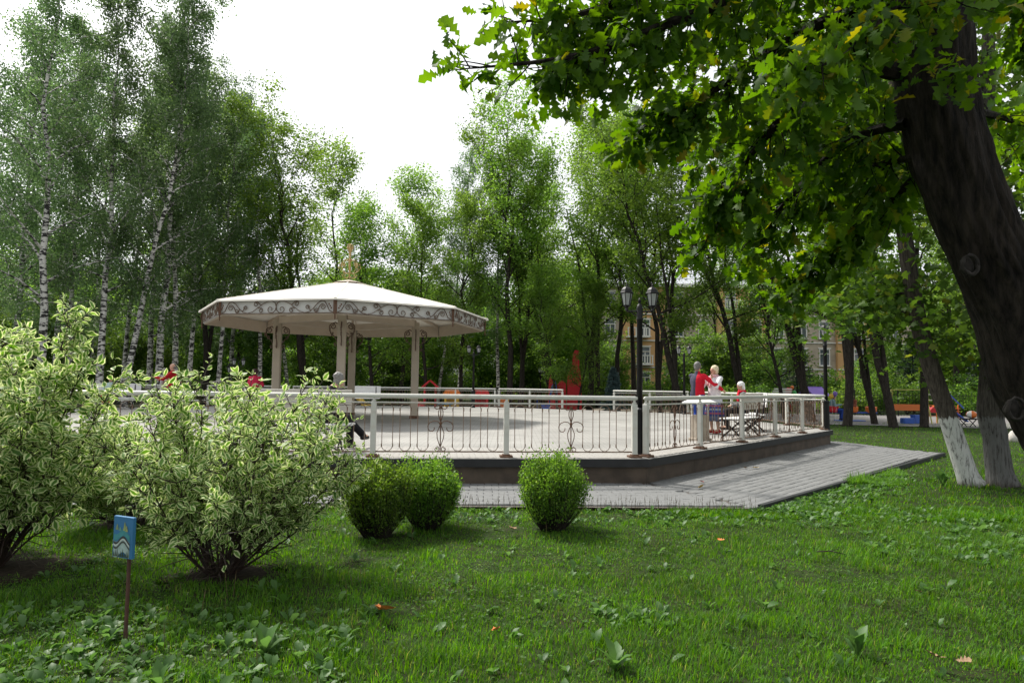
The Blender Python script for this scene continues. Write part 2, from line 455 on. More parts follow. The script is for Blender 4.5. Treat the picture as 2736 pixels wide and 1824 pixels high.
# seam from the wall corner to the lawn corner
def side_of(x, y): return (3.2 - 2.23) * (y - 11.05) - (9.05 - 11.05) * (x - 2.23)
A1 = math.atan2(11.05 - 9.95, 2.23 + 8.6); A2 = math.atan2(19.6 - 11.05, 9.2 - 2.23)
f1 = paver_field(PATH_POLY, (2.23, 11.05), math.radians(2.0), .22, .155, lambda x, y: side_of(x, y) < -.06, rng)
f2 = paver_field(PATH_POLY, (2.23, 11.05), A2 - .05, .22, .155, lambda x, y: side_of(x, y) > .06, rng)
PX = np.concatenate([f1[0], f2[0]]); PY = np.concatenate([f1[1], f2[1]]); PA = np.concatenate([f1[2], f2[2]])
def paver_mats(pa, lw, rw, h, rng):
    n = len(pa); R = np.zeros((n, 3, 3)); gap = .008
    sx = lw - gap + rng.normal(0, .002, n); sy = rw - gap + rng.normal(0, .002, n)
    tx = rng.normal(0, .010, n); ty = rng.normal(0, .010, n)
    R[:, 0, 0] = np.cos(pa) * sx; R[:, 1, 0] = np.sin(pa) * sx; R[:, 2, 0] = tx * sx
    R[:, 0, 1] = -np.sin(pa) * sy; R[:, 1, 1] = np.cos(pa) * sy; R[:, 2, 1] = ty * sy
    R[:, 2, 2] = h
    return R
Rm = paver_mats(PA, .22, .155, .03, rng)
T = np.stack([PX, PY, np.full(len(PX), -.016) + rng.normal(0, .0018, len(PX))], 1)
dist = np.hypot(PX, PY) + 100 * ((PX < -2.2) | (PY / np.maximum(PX, .1) < .0))
order = np.argsort(dist)
pv_me = small_mesh('paver', PV_T, PV_F, M_paver)
for i in order[:300]:
    o = link('paver', pv_me, path)
    m4 = np.eye(4); m4[:3, :3] = Rm[i]; m4[:3, 3] = T[i]
    o.matrix_local = Matrix(m4.tolist())
rest = order[300:]
tag(link('pavers_beyond', stamp('pavers_beyond', PV_T, PV_F, Rm[rest], T[rest], M_paver), path), kind='stuff')
# dark kerb between path and lawn on the slanted side
kb = MB()
kb.bar((3.28, 9.06, -.01), (10.72, 17.02, -.01), .07, .09)
tag(kb.build('kerb', M_cope), kind='structure')

# the raised platform: wall, coping band, floor
def inset(poly, d):
    n = len(poly); out = []
    for i in range(n):
        p0 = Vector(poly[i - 1]); p1 = Vector(poly[i]); p2 = Vector(poly[(i + 1) % n])
        e1 = (p1 - p0).normalized(); e2 = (p2 - p1).normalized()
        n1 = Vector((-e1.y, e1.x)); n2 = Vector((-e2.y, e2.x))
        b = (n1 + n2).normalized(); k = d / max(.2, b.dot(n1))
        out.append((p1.x + b.x * k, p1.y + b.y * k))
    return out
PIN = inset(PLAT, .07)
platform = thing('raised_platform', 'low paved octagonal platform with dark coping, under the white gazebo', 'platform')
PCOPE = inset(PLAT, -.0); 
for i in range(8):
    a = PIN[i]; b = PIN[(i + 1) % 8]
    L_ = math.hypot(b[0] - a[0], b[1] - a[1]); npan = 6
    ex, ey = (b[0] - a[0]) / L_, (b[1] - a[1]) / L_
    for k in range(npan):
        w0 = L_ * k / npan; w1 = L_ * (k + 1) / npan
        c = ((w0 + w1) / 2)
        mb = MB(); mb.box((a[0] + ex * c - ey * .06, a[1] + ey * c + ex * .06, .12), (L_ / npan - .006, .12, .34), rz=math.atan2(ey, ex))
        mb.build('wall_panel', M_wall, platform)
    a = PLAT[i]; b = PLAT[(i + 1) % 8]
    mb = MB(); L_ = math.hypot(b[0] - a[0], b[1] - a[1])
    q = inset(PLAT, .30)
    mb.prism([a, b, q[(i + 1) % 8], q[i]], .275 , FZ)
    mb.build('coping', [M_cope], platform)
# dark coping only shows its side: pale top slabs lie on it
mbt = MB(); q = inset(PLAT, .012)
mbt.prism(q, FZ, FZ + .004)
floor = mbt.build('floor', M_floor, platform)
# built pavers of the front strip by the railing
q1 = inset(PLAT, .03)
def nearfloor(x, y): return (y < 12.6 + (x > 2.2) * (x - 2.2) * 1.2) & (y > 5) & (x > -7.5) & (x < 6.5)
g1 = paver_field(q1, (2.23, 11.05), A1, .205, .105, nearfloor, rng)
Rf = paver_mats(g1[2], .205, .105, .012, rng); Tf = np.stack([g1[0], g1[1], np.full(len(g1[0]), FZ + .0005)], 1)
of = np.argsort(np.hypot(g1[0], g1[1]))
pf_me = small_mesh('floor_paver', PV_T, PV_F, M_floorpave)
for i in of[:300]:
    o = link('floor_paver', pf_me, floor); m4 = np.eye(4); m4[:3, :3] = Rf[i]; m4[:3, 3] = Tf[i]; o.matrix_local = Matrix(m4.tolist())
tag(link('floor_pavers_beyond', stamp('floor_pavers_beyond', PV_T, PV_F, Rf[of[300:]], Tf[of[300:]], M_floorpave), floor), kind='stuff')

# playground pad and far ground
sheet('playground_paving', [(13.2, 31.6), (20.0, 29.6), (34, 28), (40, 38), (30, 44), (12, 44)], -.02, M_pad)
sheet('sand_court', [(-20, 40), (12, 39), (14, 50), (-20, 52)], -.03, plain('sand', (.20, .17, .13), .95, noise=.2, nscale=3))

# ------------------------------------------------------------------ railings
def arc(cx, cz, r, a0, a1, n=8, y=0.0):
    return [Vector((cx + r * math.cos(math.radians(a0 + (a1 - a0) * i / n)), y, cz + r * math.sin(math.radians(a0 + (a1 - a0) * i / n)))) for i in range(n + 1)]
def spiral(cx, cz, r, a0, turns, n=14, rend=.25, y=0.0):
    return [Vector((cx + r * (1 - (1 - rend) * i / n) * math.cos(math.radians(a0 + 360 * turns * i / n)), y,
                    cz + r * (1 - (1 - rend) * i / n) * math.sin(math.radians(a0 + 360 * turns * i / n)))) for i in range(n + 1)]
def loop_mesh():
    mb = MB(); w = .083; z0, z1 = .095, .835
    mb.tube(arc(0, z1 - w, w, 180, 0, 8), .0055, 5); mb.tube(arc(0, z0 + w, w, 180, 360, 8), .0055, 5)
    for sx in (-1, 1):
        mb.tube([(sx * w, 0, z0 + w - .01), (sx * w, 0, z1 - w + .01)], .0062, 5, False)
        for z in (z0 + w + .005, z1 - w - .005): mb.box((sx * (w + .004), 0, z), (.016, .016, .055))
    return mb.mesh('baluster', M_iron)
def scroll_mesh():
    mb = MB(); r = .007
    mb.tube([(0, 0, .085), (0, 0, .84)], .009, 5)
    for s in (-1, 1):
        mb.tube([(s * .0, 0, .80), (s * .035, 0, .72), (s * .035, 0, .66), (0, 0, .55)], r, 5)
        mb.tube([(0, 0, .52), (s * .055, 0, .38), (s * .05, 0, .30), (0, 0, .15)], r, 5)
        p = spiral(s * .055, .795, .048, 180 if s < 0 else 0, -1.1 * s, 12, .55)
        mb.tube(p, r, 5)
        p = spiral(s * .055, .125, .042, 90, 1.1 * s, 12, .5); mb.tube(p, r, 5)
        big = [Vector((0, 0, .52))] + [Vector((s * x, 0, z)) for x, z in ((.05, .56), (.11, .565), (.17, .54), (.20, .49), (.195, .44), (.165, .405), (.125, .405), (.10, .43), (.098, .465))]
        mb.tube(big, r, 5)
    mb.ell((0, 0, .53), (.024, .02, .035), None, 8, 6)
    return mb.mesh('scroll_ornament', M_rust)
LOOP = loop_mesh(); SCROLL = scroll_mesh()
mb = MB(); mb.cbox((0, 0, .445), (.085, .085, .83), .006); mb.tube([(0, 0, .86), (0, 0, .935)], .022, 8); mb.tube([(0, 0, .865), (0, 0, .885)], .036, 8)
POST = mb.mesh('post', M_white)
mb = MB(); mb.cbox((0, 0, .016), (.20, .20, .03), .004); mb.cbox((0, 0, .04), (.12, .12, .02), .004)
PLATE = mb.mesh('base_plate', M_rust)

def railing(p0, p1, nsec, label, group='railings around the platform', z=FZ + .012):
    dx, dy = p1[0] - p0[0], p1[1] - p0[1]; L_ = math.hypot(dx, dy); ang = math.atan2(dy, dx)
    t = thing('railing', label, 'railing', (p0[0], p0[1], z), ang, group)
    mb = MB(); mb.tube([(-.05, 0, .955), (.0, 0, .955), (L_, 0, .955), (L_ + .05, 0, .955)], [.025, .038, .038, .025], 10); mb.build('top_rail', M_white, t, True)
    mb = MB(); mb.tube([(0, 0, .852), (L_, 0, .852)], .013, 6); mb.build('middle_rail', M_white, t)
    mb = MB(); mb.bar((0, 0, .085), (L_, 0, .085), .016, .022); mb.build('bottom_rail', M_iron, t)
    for i in range(nsec + 1):
        p = link('post', POST, t); p.location = (L_ * i / nsec, 0, 0)
        link('base_plate', PLATE, p)
    w = L_ / nsec
    for i in range(nsec):
        for k in (-3, -2, -1, 1, 2, 3):
            b = link('baluster', LOOP, t); b.location = (w * (i + .5) + k * .132 * w, 0, 0)
        b = link('scroll_ornament', SCROLL, t); b.location = (w * (i + .5), 0, 0)
    return t
Q = inset(PLAT, .17)
def along(a, b, s0, s1=None):
    L_ = math.hypot(b[0] - a[0], b[1] - a[1]); e = ((b[0] - a[0]) / L_, (b[1] - a[1]) / L_)
    s1 = L_ - s0 if s1 is None else s1
    return (a[0] + e[0] * s0, a[1] + e[1] * s0), (a[0] + e[0] * s1, a[1] + e[1] * s1)
a, b = along(Q[7], Q[0], .13); railing(a, b, 5, 'long white railing along the front of the platform, behind the clipped bushes')
a, b = along(Q[0], Q[1], .13); railing(a, b, 5, 'white railing on the slanted right side, from the near lamp to the right corner')
a, b = along(Q[1], Q[2], .13); railing(a, b, 5, 'white railing running back from the right corner lamp, behind the benches')
LQ = math.hypot(Q[3][0] - Q[2][0], Q[3][1] - Q[2][1])
a, b = along(Q[2], Q[3], .13, 3.75); railing(a, b, 2, 'short far railing left of the dancing couple, by the blue spruce')
a, b = along(Q[2], Q[3], 6.6, LQ - .13); railing(a, b, 2, 'short far railing on the left of the platform gap, beside the far double lamp')
a, b = along(Q[3], Q[4], .13); railing(a, b, 5, 'far railing straight behind the gazebo columns')
LQ = math.hypot(Q[5][0] - Q[4][0], Q[5][1] - Q[4][1])
a, b = along(Q[4], Q[5], .13, 4.4); railing(a, b, 2, 'far left railing behind the woman in red')
a, b = along(Q[4], Q[5], 5.4, LQ - .13); railing(a, b, 2, 'far left railing behind the bench with the capped man')
a, b = along(Q[5], Q[6], .13); railing(a, b, 5, 'white railing on the far left edge, mostly behind the left shrub')

# ------------------------------------------------------------------ gazebo
GC = Vector((-5.5, 22.8)); GF = math.atan2(-.987, .16)      # direction of the front column
gz = thing('gazebo', 'white eight-sided gazebo with rusty scrollwork on its eaves', 'gazebo', (GC.x, GC.y, FZ + .004), GF)
RHO = 4.6; ZB, ZT = 3.03, 3.41; APEX = 4.5                   # heights above the floor
def oc(i, r, z): return Vector((r * math.cos(i * PI / 4), r * math.sin(i * PI / 4), z))
for i in range(8):
    # roof panel with a little thickness, overhanging the fascia
    a, b = oc(i, RHO + .14, ZT + .02), oc(i + 1, RHO + .14, ZT + .02); c, d = oc(i + 1, .42, APEX - .02), oc(i, .42, APEX - .02)
    dn = Vector((0, 0, -.05)); mb = MB()
    mb.add([a, b, c, d, a + dn, b + dn, c + dn, d + dn], [(0, 1, 2, 3), (7, 6, 5, 4), (0, 4, 5, 1), (1, 5, 6, 2), (2, 6, 7, 3), (3, 7, 4, 0)])
    rp = mb.build('roof_panel', M_roof, gz)
    mb = MB(); mb.bar(oc(i, RHO + .12, ZT + .035), oc(i, .42, APEX - .005), .05, .02); mb.build('ridge_strip', M_roof, rp)
    # fascia: outer grey board, inner cream board
    mid = (oc(i, 1, 0) + oc(i + 1, 1, 0)).normalized(); ang = math.atan2(mid.y, mid.x)
    side = 2 * RHO * math.sin(PI / 8); rr = RHO * math.cos(PI / 8)
    cen = Vector((mid.x * (rr - .02), mid.y * (rr - .02), (ZB + ZT) / 2))
    mb = MB(); mb.box(cen, (.016, side - .03, ZT - ZB), rz=ang); fb = mb.build('fascia_board', M_fascia, gz)
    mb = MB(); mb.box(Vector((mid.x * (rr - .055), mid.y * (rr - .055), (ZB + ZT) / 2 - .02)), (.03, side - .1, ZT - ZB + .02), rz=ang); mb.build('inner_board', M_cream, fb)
    # scrollwork
    sw = MB(); h = ZT - ZB; y0 = 0; r_ = .0125
    def P(u, w): return Vector((u, 0, w))
    tubes = []
    tubes.append([P(-side / 2, .012), P(side / 2, .012)]); tubes.append([P(-side / 2, h - .012), P(side / 2, h - .012)])
    k = side / 3.52
    for s in (-1, 1):
        def S(pts): return [Vector((s * p.x * k, 0, p.z)) for p in pts]
        tubes.append(S([P(0.0, .2), P(.03, .30), P(.13, .35), P(.25, .345), P(.40, .28), P(.58, .16), P(.72, .06), P(.88, .022), P(1.02, .05), P(1.14, .15), P(1.25, .27), P(1.36, .345), P(1.46, .33), P(1.53, .22), P(1.60, .08), P(1.70, .03)]))
        tubes.append(S([P(0.0, .2), P(.02, .1), P(.09, .035), P(.17, .03)] + spiral(.17, .125, .095, -90, .95, 12, .35)))
        tubes.append(S([P(.46, .24)] + spiral(.60, .25, .075, 160, -.2, 3, 1) [1:2] + spiral(.62, .27, .075, 120, -1.15, 12, .4)))
        tubes.append(S([P(.58, .16), P(.50, .17)] + spiral(.47, .095, .07, 70, 1.2, 12, .4)))
        tubes.append(S([P(1.06, .07), P(1.0, .12)] + spiral(.95, .17, .06, 20, 1.2, 12, .4)))
        tubes.append(S([P(1.14, .15), P(1.17, .05)] + spiral(1.22, .09, .06, 230, 1.2, 12, .4)))
        tubes.append(S([P(1.27, .10), P(1.30, .18)] + spiral(1.41, .17, .09, 160, -1.3, 14, .35)))
    Rz = Matrix.Rotation(ang - PI / 2, 3, 'Z')
    off = Vector((mid.x * (rr + .03), mid.y * (rr + .03), ZB))
    for tb in tubes:
        sw.tube([Rz @ p + off for p in tb], r_, 4)
    sw.build('scrollwork', M_scroll, gz)
    mb = MB(); c = oc(i, RHO + .02, 0)
    for q_ in (-.034, 0, .034): mb.bar(c + Vector((-math.sin(i * PI / 4) * q_, math.cos(i * PI / 4) * q_, ZB - .02)), c + Vector((-math.sin(i * PI / 4) * q_, math.cos(i * PI / 4) * q_, ZT + .03)), .028)
    mb.ell(c + Vector((0, 0, ZB - .09)), (.022, .022, .09), None, 6, 6)
    for q_ in (-1, 1):
        for w in range(3): mb.ell(c + Vector((-math.sin(i * PI / 4) * q_ * (.1 + .03 * w), math.cos(i * PI / 4) * q_ * (.1 + .03 * w), ZB + .14 + .05 * w)), (.022, .022, .028), None, 6, 4)
    mb.build('corner_ornament', M_rust, gz)
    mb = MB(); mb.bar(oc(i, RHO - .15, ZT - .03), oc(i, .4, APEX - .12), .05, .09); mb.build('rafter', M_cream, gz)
mb = MB(); mb.add([oc(i, .56, APEX + .0) for i in range(8)] + [Vector((0, 0, APEX + .14))], [(i, (i + 1) % 8, 8) for i in range(8)] + [tuple(range(7, -1, -1))]); mb.build('roof_cap', M_cream, gz)
# ring beam and columns
cols = [oc(2 * i, 2.25, 0) for i in range(4)]
for i in range(4):
    a, b = cols[i], cols[(i + 1) % 4]; e = (b - a).normalized() * .14
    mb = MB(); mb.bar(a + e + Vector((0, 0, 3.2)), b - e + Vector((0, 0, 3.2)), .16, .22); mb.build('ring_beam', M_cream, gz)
    c = mb2 = None
    col = MB(); col.cbox((0, 0, 1.62), (.25, .25, 3.24), .02)
    for zz in (.72, 1.55): col.cbox((0, 0, zz), (.262, .262, .02), .004)
    co = col.build('column', M_col, gz); co.location = cols[i]
    mb = MB(); mb.cbox((0, 0, .05), (.31, .31, .095), .01); mb.build('base_shoe', M_rust, co)
    mb = MB(); mb.bar((0, 0, 3.24), tuple(oc(2 * i, 2.1, 3.42) - cols[i]), .08, .1); mb.build('cap_block', M_cream, co)
    for k4 in range(4):
        an = k4 * PI / 2; br = MB(); Rz = Matrix.Rotation(an, 3, 'Z')
        for pts in ([P(.14, 2.38), P(.16, 2.46), P(.22, 2.55), P(.30, 2.62), P(.36, 2.72), P(.37, 2.83)] + spiral(.27, 2.86, .10, 0, 1.4, 16, .3),
                    [P(.14, 2.95), P(.20, 2.99), P(.27, 2.96)],
                    spiral(.18, 2.32, .05, 90, -1.0, 10, .4)):
            br.tube([Rz @ p for p in pts], .018, 5)
        for (u, w) in ((.33, 2.66), (.36, 2.74), (.30, 2.60), (.27, 2.66), (.36, 2.80)): br.ell(Rz @ P(u, w), (.036, .028, .036), None, 6, 4)
        br.build('scroll_bracket', M_scroll, co)
# gilt finial
fi = MB(); zc = APEX + .12
fi.tube([(0, 0, zc), (0, 0, zc + 1.05)], [.012, .02], 6)
fi.lathe([(.014, zc + .28), (.030, zc + .4), (.018, zc + .62), (.055, zc + .70), (.026, zc + .78), (.035, zc + .86), (.055, zc + 1.06), (.03, zc + 1.18), (.006, zc + 1.24)], 8)
for k6 in range(8):
    an = k6 * PI / 4; Rz = Matrix.Rotation(an, 3, 'Z')
    for pts in ([P(.02, zc + .62), P(.12, zc + .70), P(.22, zc + .66), P(.26, zc + .55), P(.2, zc + .5)],
                [P(.02, zc + .25), P(.14, zc + .22), P(.28, zc + .30), P(.36, zc + .42), P(.33, zc + .52), P(.25, zc + .50), P(.25, zc + .43)],
                [P(.02, zc + .12), P(.1, zc + .06), P(.2, zc + .08), P(.24, zc + .16)],
                [P(.03, zc + .95), P(.1, zc + 1.08), P(.09, zc + 1.2), P(.04, zc + 1.22)]):
        fi.tube([Rz @ p for p in pts], .008, 5)
    for (u, w) in ((.26, .55), (.36, .42), (.33, .53), (.24, .16), (.1, 1.1)): fi.ell(Rz @ P(u, zc + w), (.022, .022, .026), None, 6, 4)
fi.build('finial', M_gold, gz, True)

# ------------------------------------------------------------------ lamps
def lantern(parent, loc):
    mb = MB(); g = .066
    # frame: foot, bars, hood
    mb.lathe([(.012, 0), (.03, .02), (.02, .05), (.055, .085), (.062, .10)], 6)
    for k in range(6):
        a = k * PI / 3; mb.bar((.060 * math.cos(a), .060 * math.sin(a), .095), (.098 * math.cos(a), .098 * math.sin(a), .30), .011)
    mb.lathe([(.112, .298), (.116, .312), (.105, .32), (.085, .37), (.05, .405), (.018, .415), (.012, .43), (.02, .44), (.008, .47), (.002, .49)], 6)
    o = mb.build('lantern', M_black, parent); o.location = loc
    gl = MB(); gl.lathe([(.054, .10), (.091, .296)], 6); gl.build('glass', M_glasslamp, o)
    bl = MB(); bl.lathe([(.018, .10), (.02, .15), (.012, .16), (.026, .2), (.02, .25), (.004, .27)], 8); bl.build('bulb', plain('bulb', (.8, .8, .78), .4), o)
    return o
def make_lamp():
    t = thing('street_lamp', 'x', 'street lamp', group='double lantern lamps around the platform')
    mb = MB(); mb.lathe([(.105, 0), (.105, .03), (.088, .05), (.086, .72), (.095, .74), (.095, .77), (.06, .80)], 12); mb.build('base', M_black, t, False)
    mb = MB(); mb.lathe([(.052, .79), (.048, 2.25), (.058, 2.26), (.058, 2.29), (.05, 2.3), (.055, 2.45), (.04, 2.52), (.02, 2.53), (.02, 2.56), (.03, 2.58), (.006, 2.64)], 12); mb.build('pole', M_black, t, True)
    mb = MB(); mb.tube([(-.22, 0, 2.41), (.22, 0, 2.41)], .014, 8)
    for s in (-1, 1): mb.tube([(s * .03, 0, 2.34), (s * .1, 0, 2.36), (s * .14, 0, 2.40)], .01, 6)
    mb.build('arm', M_black, t)
    for s in (-1, 1): lantern(t, (s * .22, 0, 2.41))
    return t
lamp = make_lamp()
lamp.location = (2.14, 11.42, FZ + .012); lamp.rotation_euler = (0, 0, math.radians(4))
lamp['label'] = 'nearest black lamp with two lanterns, at the front corner of the railing'
dup(lamp, (8.98, 19.55, FZ + .012), math.radians(62), 'black double lamp at the right corner of the platform, its lanterns overlapping', scale=1.05)
dup(lamp, (7.55, 29.9, FZ + .012), math.radians(2), 'black double lamp just left of the dancing couple', scale=1.05)
dup(lamp, (-1.95, 35.0, FZ + .012), math.radians(2), 'far double lamp right of the gazebo, in a gap of the back railing', scale=1.12)
dup(lamp, (-12.6, 31.5, -.03), math.radians(3), 'far double lamp left of the gazebo with pale lanterns', scale=.95)
dup(lamp, (1.95, 46.0, -.05), math.radians(70), 'small distant lamp in front of the red play tower', scale=1.0)
sl = thing('park_lamp', 'single-lantern dark lamp behind the far left railing', 'street lamp', (-15.9, 38.5, -.05))
mb = MB(); mb.lathe([(.07, 0), (.05, .3), (.04, 2.0), (.05, 2.02)], 10); mb.build('pole', M_black, sl)
lo = lantern(sl, (0, 0, 2.02)); lo.scale = (1.5, 1.5, 1.3)

# ------------------------------------------------------------------ benches and bins
def make_bench(L_=1.6, back=M_seat):
    t = thing('bench', 'x', 'bench', group='white benches on the platform')
    for k in range(4):
        mb = MB(); mb.cbox((0, -.15 + k * .115, .45), (L_, .10, .03), .006); mb.build('seat_slat', M_seat, t)
    for k, z in enumerate((.72, .85, .975)):
        mb = MB(); mb.cbox((0, .285 + .05 * (z - .7), z), (L_, .025, .122), .005); mb.build('back_slat', back, t)
    for s in (-1, 1):
        x = s * (L_ / 2 - .22); mb = MB()
        mb.bar((x, -.22, .0), (x, .27, .44), .022, .04); mb.bar((x, .26, 0), (x, -.2, .44), .022, .04)
        mb.bar((x, .2, .40), (x, .30, 1.0), .03, .04); mb.bar((x, -.2, .425), (x, .27, .425), .03, .03)
        mb.build('leg_frame', M_black, t)
    mb = MB(); mb.bar((-L_ / 2 + .22, 0, .2), (L_ / 2 - .22, 0, .2), .02, .03)
    mb.bar((-L_ / 2 + .25, .05, .02), (L_ / 2 - .25, .05, .42), .014, .025); mb.bar((-L_ / 2 + .25, .03, .42), (L_ / 2 - .25, .03, .02), .014, .025)
    mb.build('brace', M_black, t)
    return t
ZF = FZ + .006
be = make_bench(1.75, M_boardback)                            # local: sitter faces -y
be.location = (-3.55, 11.62, ZF + .006); be.rotation_euler = (0, 0, PI + math.radians(5))
be['label'] = 'near bench seen from behind, with the grey-haired sitter, left of the front railing post'
dup(be, (5.45, 16.35, ZF), math.radians(-126), 'grey-backed empty bench behind the slanted railing, its crossed legs showing')
bw_ = make_bench(1.6, M_seat)
bw_.location = (6.6, 18.9, ZF); bw_.rotation_euler = (0, 0, math.radians(-100)); bw_['label'] = 'white bench carrying the woman in the white headscarf'
dup(bw_, (-16.0, 27.8, ZF), math.radians(12), 'white slatted bench with the man in the orange cap, far left')
dup(bw_, (-7.15, 33.0, ZF), math.radians(3), 'empty white bench seen between the gazebo columns')
M_bin = plain('bin_concrete', (.36, .31, .25), .9, noise=.15, nscale=8, bump=.4, dark=(.2, .15, .1), dscale=4, damt=.5)
def make_bin():
    t = thing('litter_bin', 'x', 'litter bin', group='litter bins with white pyramid hoods')
    mb = MB(); mb.cbox((0, 0, .03), (.36, .36, .06), .01); mb.cbox((0, 0, .31), (.30, .30, .5), .02); mb.build('body', M_bin, t)
    mb = MB()
    for sx in (-1, 1):
        for sy in (-1, 1): mb.bar((sx * .12, sy * .12, .55), (sx * .12, sy * .12, .82), .018)
    mb.build('hood_post', M_white, t)
    mb = MB(); r = .27
    mb.add([(r, r, .80), (-r, r, .80), (-r, -r, .80), (r, -r, .80), (r, r, .83), (-r, r, .83), (-r, -r, .83), (r, -r, .83), (0, 0, .99)],
           [(3, 2, 1, 0), (0, 1, 5, 4), (1, 2, 6, 5), (2, 3, 7, 6), (3, 0, 4, 7), (4, 5, 8), (5, 6, 8), (6, 7, 8), (7, 4, 8)])
    mb.build('hood', M_seat, t)
    return t
bi = make_bin(); bi.location = (4.13, 15.0, ZF); bi.rotation_euler = (0, 0, .5); bi['label'] = 'beige litter bin with a white pyramid hood, in front of the dancing couple'
dup(bi, (-17.0, 28.3, ZF), .2, 'litter bin with a white pyramid hood beside the far left bench')
dup(bi, (-7.6, 19.0, ZF), .3, 'litter bin with a white pyramid hood, half hidden by the central variegated shrub')

# ------------------------------------------------------------------ apartment building and the pale building
M_beige = lined('beige_brick', (.54, .45, .33), (.49, .41, .30), (.44, .37, .29), .5, .15, .01)
M_orange = plain('orange_render', (.56, .33, .15), .9, noise=.08, nscale=.5, dark=(.45, .26, .12), dscale=.3, damt=.4)
M_trim = plain('white_trim', (.72, .70, .66), .7, noise=.05)
M_slate = plain('grey_roof', (.35, .37, .40), .5, noise=.1)
M_curt = plain('curtain', (.45, .45, .43), .8, noise=.2, nscale=3)
BY = 80.0
bl = thing('apartment_building', 'beige and orange four-storey apartment house behind the trees on the right', 'building', (0, BY, 0))
bays = [(7, 13, 0), (13, 18, 1), (18, 24, 0), (24, 30, 1), (30, 38, 0), (38, 43, 1), (43, 50, 0), (50, 56, 1), (56, 66, 0)]
win = None
def make_window(par):
    mb = MB()
    for s in (-1, 1): mb.box((s * .58, 0, 0), (.10, .10, 1.9))
    mb.box((0, 0, .95), (1.26, .10, .10)); mb.box((0, 0, -.95), (1.26, .10, .10)); mb.box((0, 0, -.42 + .85), (1.1, .09, .08)); mb.box((.02, -.01, -.25), (.08, .09, 1.3))
    fr = mb.build('window', M_trim, par)
    for (cx, cz, w, h) in ((-.29, -.28, .52, 1.24), (.31, -.28, .5, 1.24), (0, .69, 1.06, .42)):
        mb = MB(); mb.box((cx, .03, cz), (w, .02, h)); mb.build('pane', M_pane, fr)
    mb = MB(); mb.box((0, -.1, -1.03), (1.5, .25, .06)); mb.box((0, -.03, 1.06), (1.5, .12, .12)); mb.build('sill', M_trim, fr)
    return fr
W0 = None
def place_window(x, z, y):
    global W0
    if W0 is None: W0 = make_window(bl); W0.location = (x, y, z)
    else:
        c = copy_tree(W0, bl); c.location = (x, y, z)
for bi_, (x0, x1, o_) in enumerate(bays):
    dep = -.5 if o_ else 0.0
    mb = MB(); mb.box(((x0 + x1) / 2, 6 + dep / 2, 6.7), (x1 - x0 - (.0 if o_ else .01), 12 + dep * -1, 13.4)); mb.build('wall_bay', M_orange if o_ else M_beige, bl)
    nw = max(1, int((x1 - x0) / 2.6)); face = (dep - .0) - .035 if o_ else -.035
    face = -.5 - .035 if o_ else -.035
    for k in range(nw):
        xw = x0 + (x1 - x0) * (k + .5) / nw
        for z in (2.3, 5.3, 8.5, 11.8): place_window(xw, z, face)
    for z in (3.9, 7.0, 10.1): 
        mb = MB(); mb.box(((x0 + x1) / 2, face - .05, z), (x1 - x0 - .05, .12, .14)); mb.build('string_course', M_trim, bl)
for (x, z) in ((15.0, 4.3), (14.6, 7.5), (24.5 + 2, 7.6), (26.0, 10.8), (40.5, 7.5), (53, 7.5)):
    mb = MB(); mb.box((x, -1.05, z - .12), (2.6, 1.1, .16))
    for k in range(9): mb.box((x - 1.2 + k * .3, -1.55, z + .4), (.13, .06, .9))
    mb.box((x, -1.55, z + .9), (2.6, .1, .1)); mb.build('balcony', M_trim, bl)
mb = MB(); mb.box((36.5, 5.7, 13.5), (60, 13.2, .35)); mb.build('cornice', M_trim, bl)
mb = MB(); mb.add([(6.8, -.6, 13.7), (66.2, -.6, 13.7), (66.2, 12, 13.7), (6.8, 12, 13.7), (12, 5.7, 16), (61, 5.7, 16)], [(0, 1, 5, 4), (2, 3, 4, 5), (1, 2, 5), (3, 0, 4), (3, 2, 1, 0)]); mb.build('roof', M_slate, bl)
mb = MB()
for k in range(100): mb.box((7 + k * .6, -.55, 14.0), (.05, .05, .6))
mb.box((36.5, -.55, 14.3), (59.5, .06, .06)); mb.build('roof_railing', M_trim, bl)
pb = thing('pale_building', 'pale grey building glimpsed through the trees behind the gazebo', 'building', (-17, 92, 0))
mb = MB(); mb.box((0, 5, 5), (30, 10, 10)); mb.build('wall', plain('pale_render', (.55, .55, .53), .9, noise=.06, nscale=.3), pb)
for k in range(9):
    for z in (2, 5, 8):
        mb = MB(); mb.box((-13 + k * 3.2, -.02, z), (1.3, .12, 1.7)); w_ = mb.build('window', M_pane, pb)
        mb = MB(); mb.box((-13 + k * 3.2, -.10, z), (.09, .05, 1.7)); mb.box((-13 + k * 3.2, -.08, z - .9), (1.5, .2, .08)); mb.build('frame', M_trim, w_)
mb = MB(); mb.box((0, 5, 10.2), (31, 11, .4)); mb.build('roof', M_slate, pb)

# ------------------------------------------------------------------ playground things
def C(name, col, rough=.5): return plain(name, col, rough, noise=.05, nscale=5)
K_red = C('play_red', (.55, .012, .02)); K_yel = C('play_yellow', (.65, .42, .04)); K_blu = C('play_blue', (.03, .10, .42)); K_ora = C('play_orange', (.68, .17, .03))
K_pur = C('play_purple', (.22, .13, .5)); K_grn = C('play_green', (.05, .35, .08)); K_wht = C('play_white', (.75, .74, .72)); K_pink = C('play_pink', (.7, .16, .22)); K_olv = C('play_olive', (.42, .40, .10)); K_lbl = C('play_light_blue', (.15, .38, .55)); K_brn = C('play_brown', (.16, .07, .035))
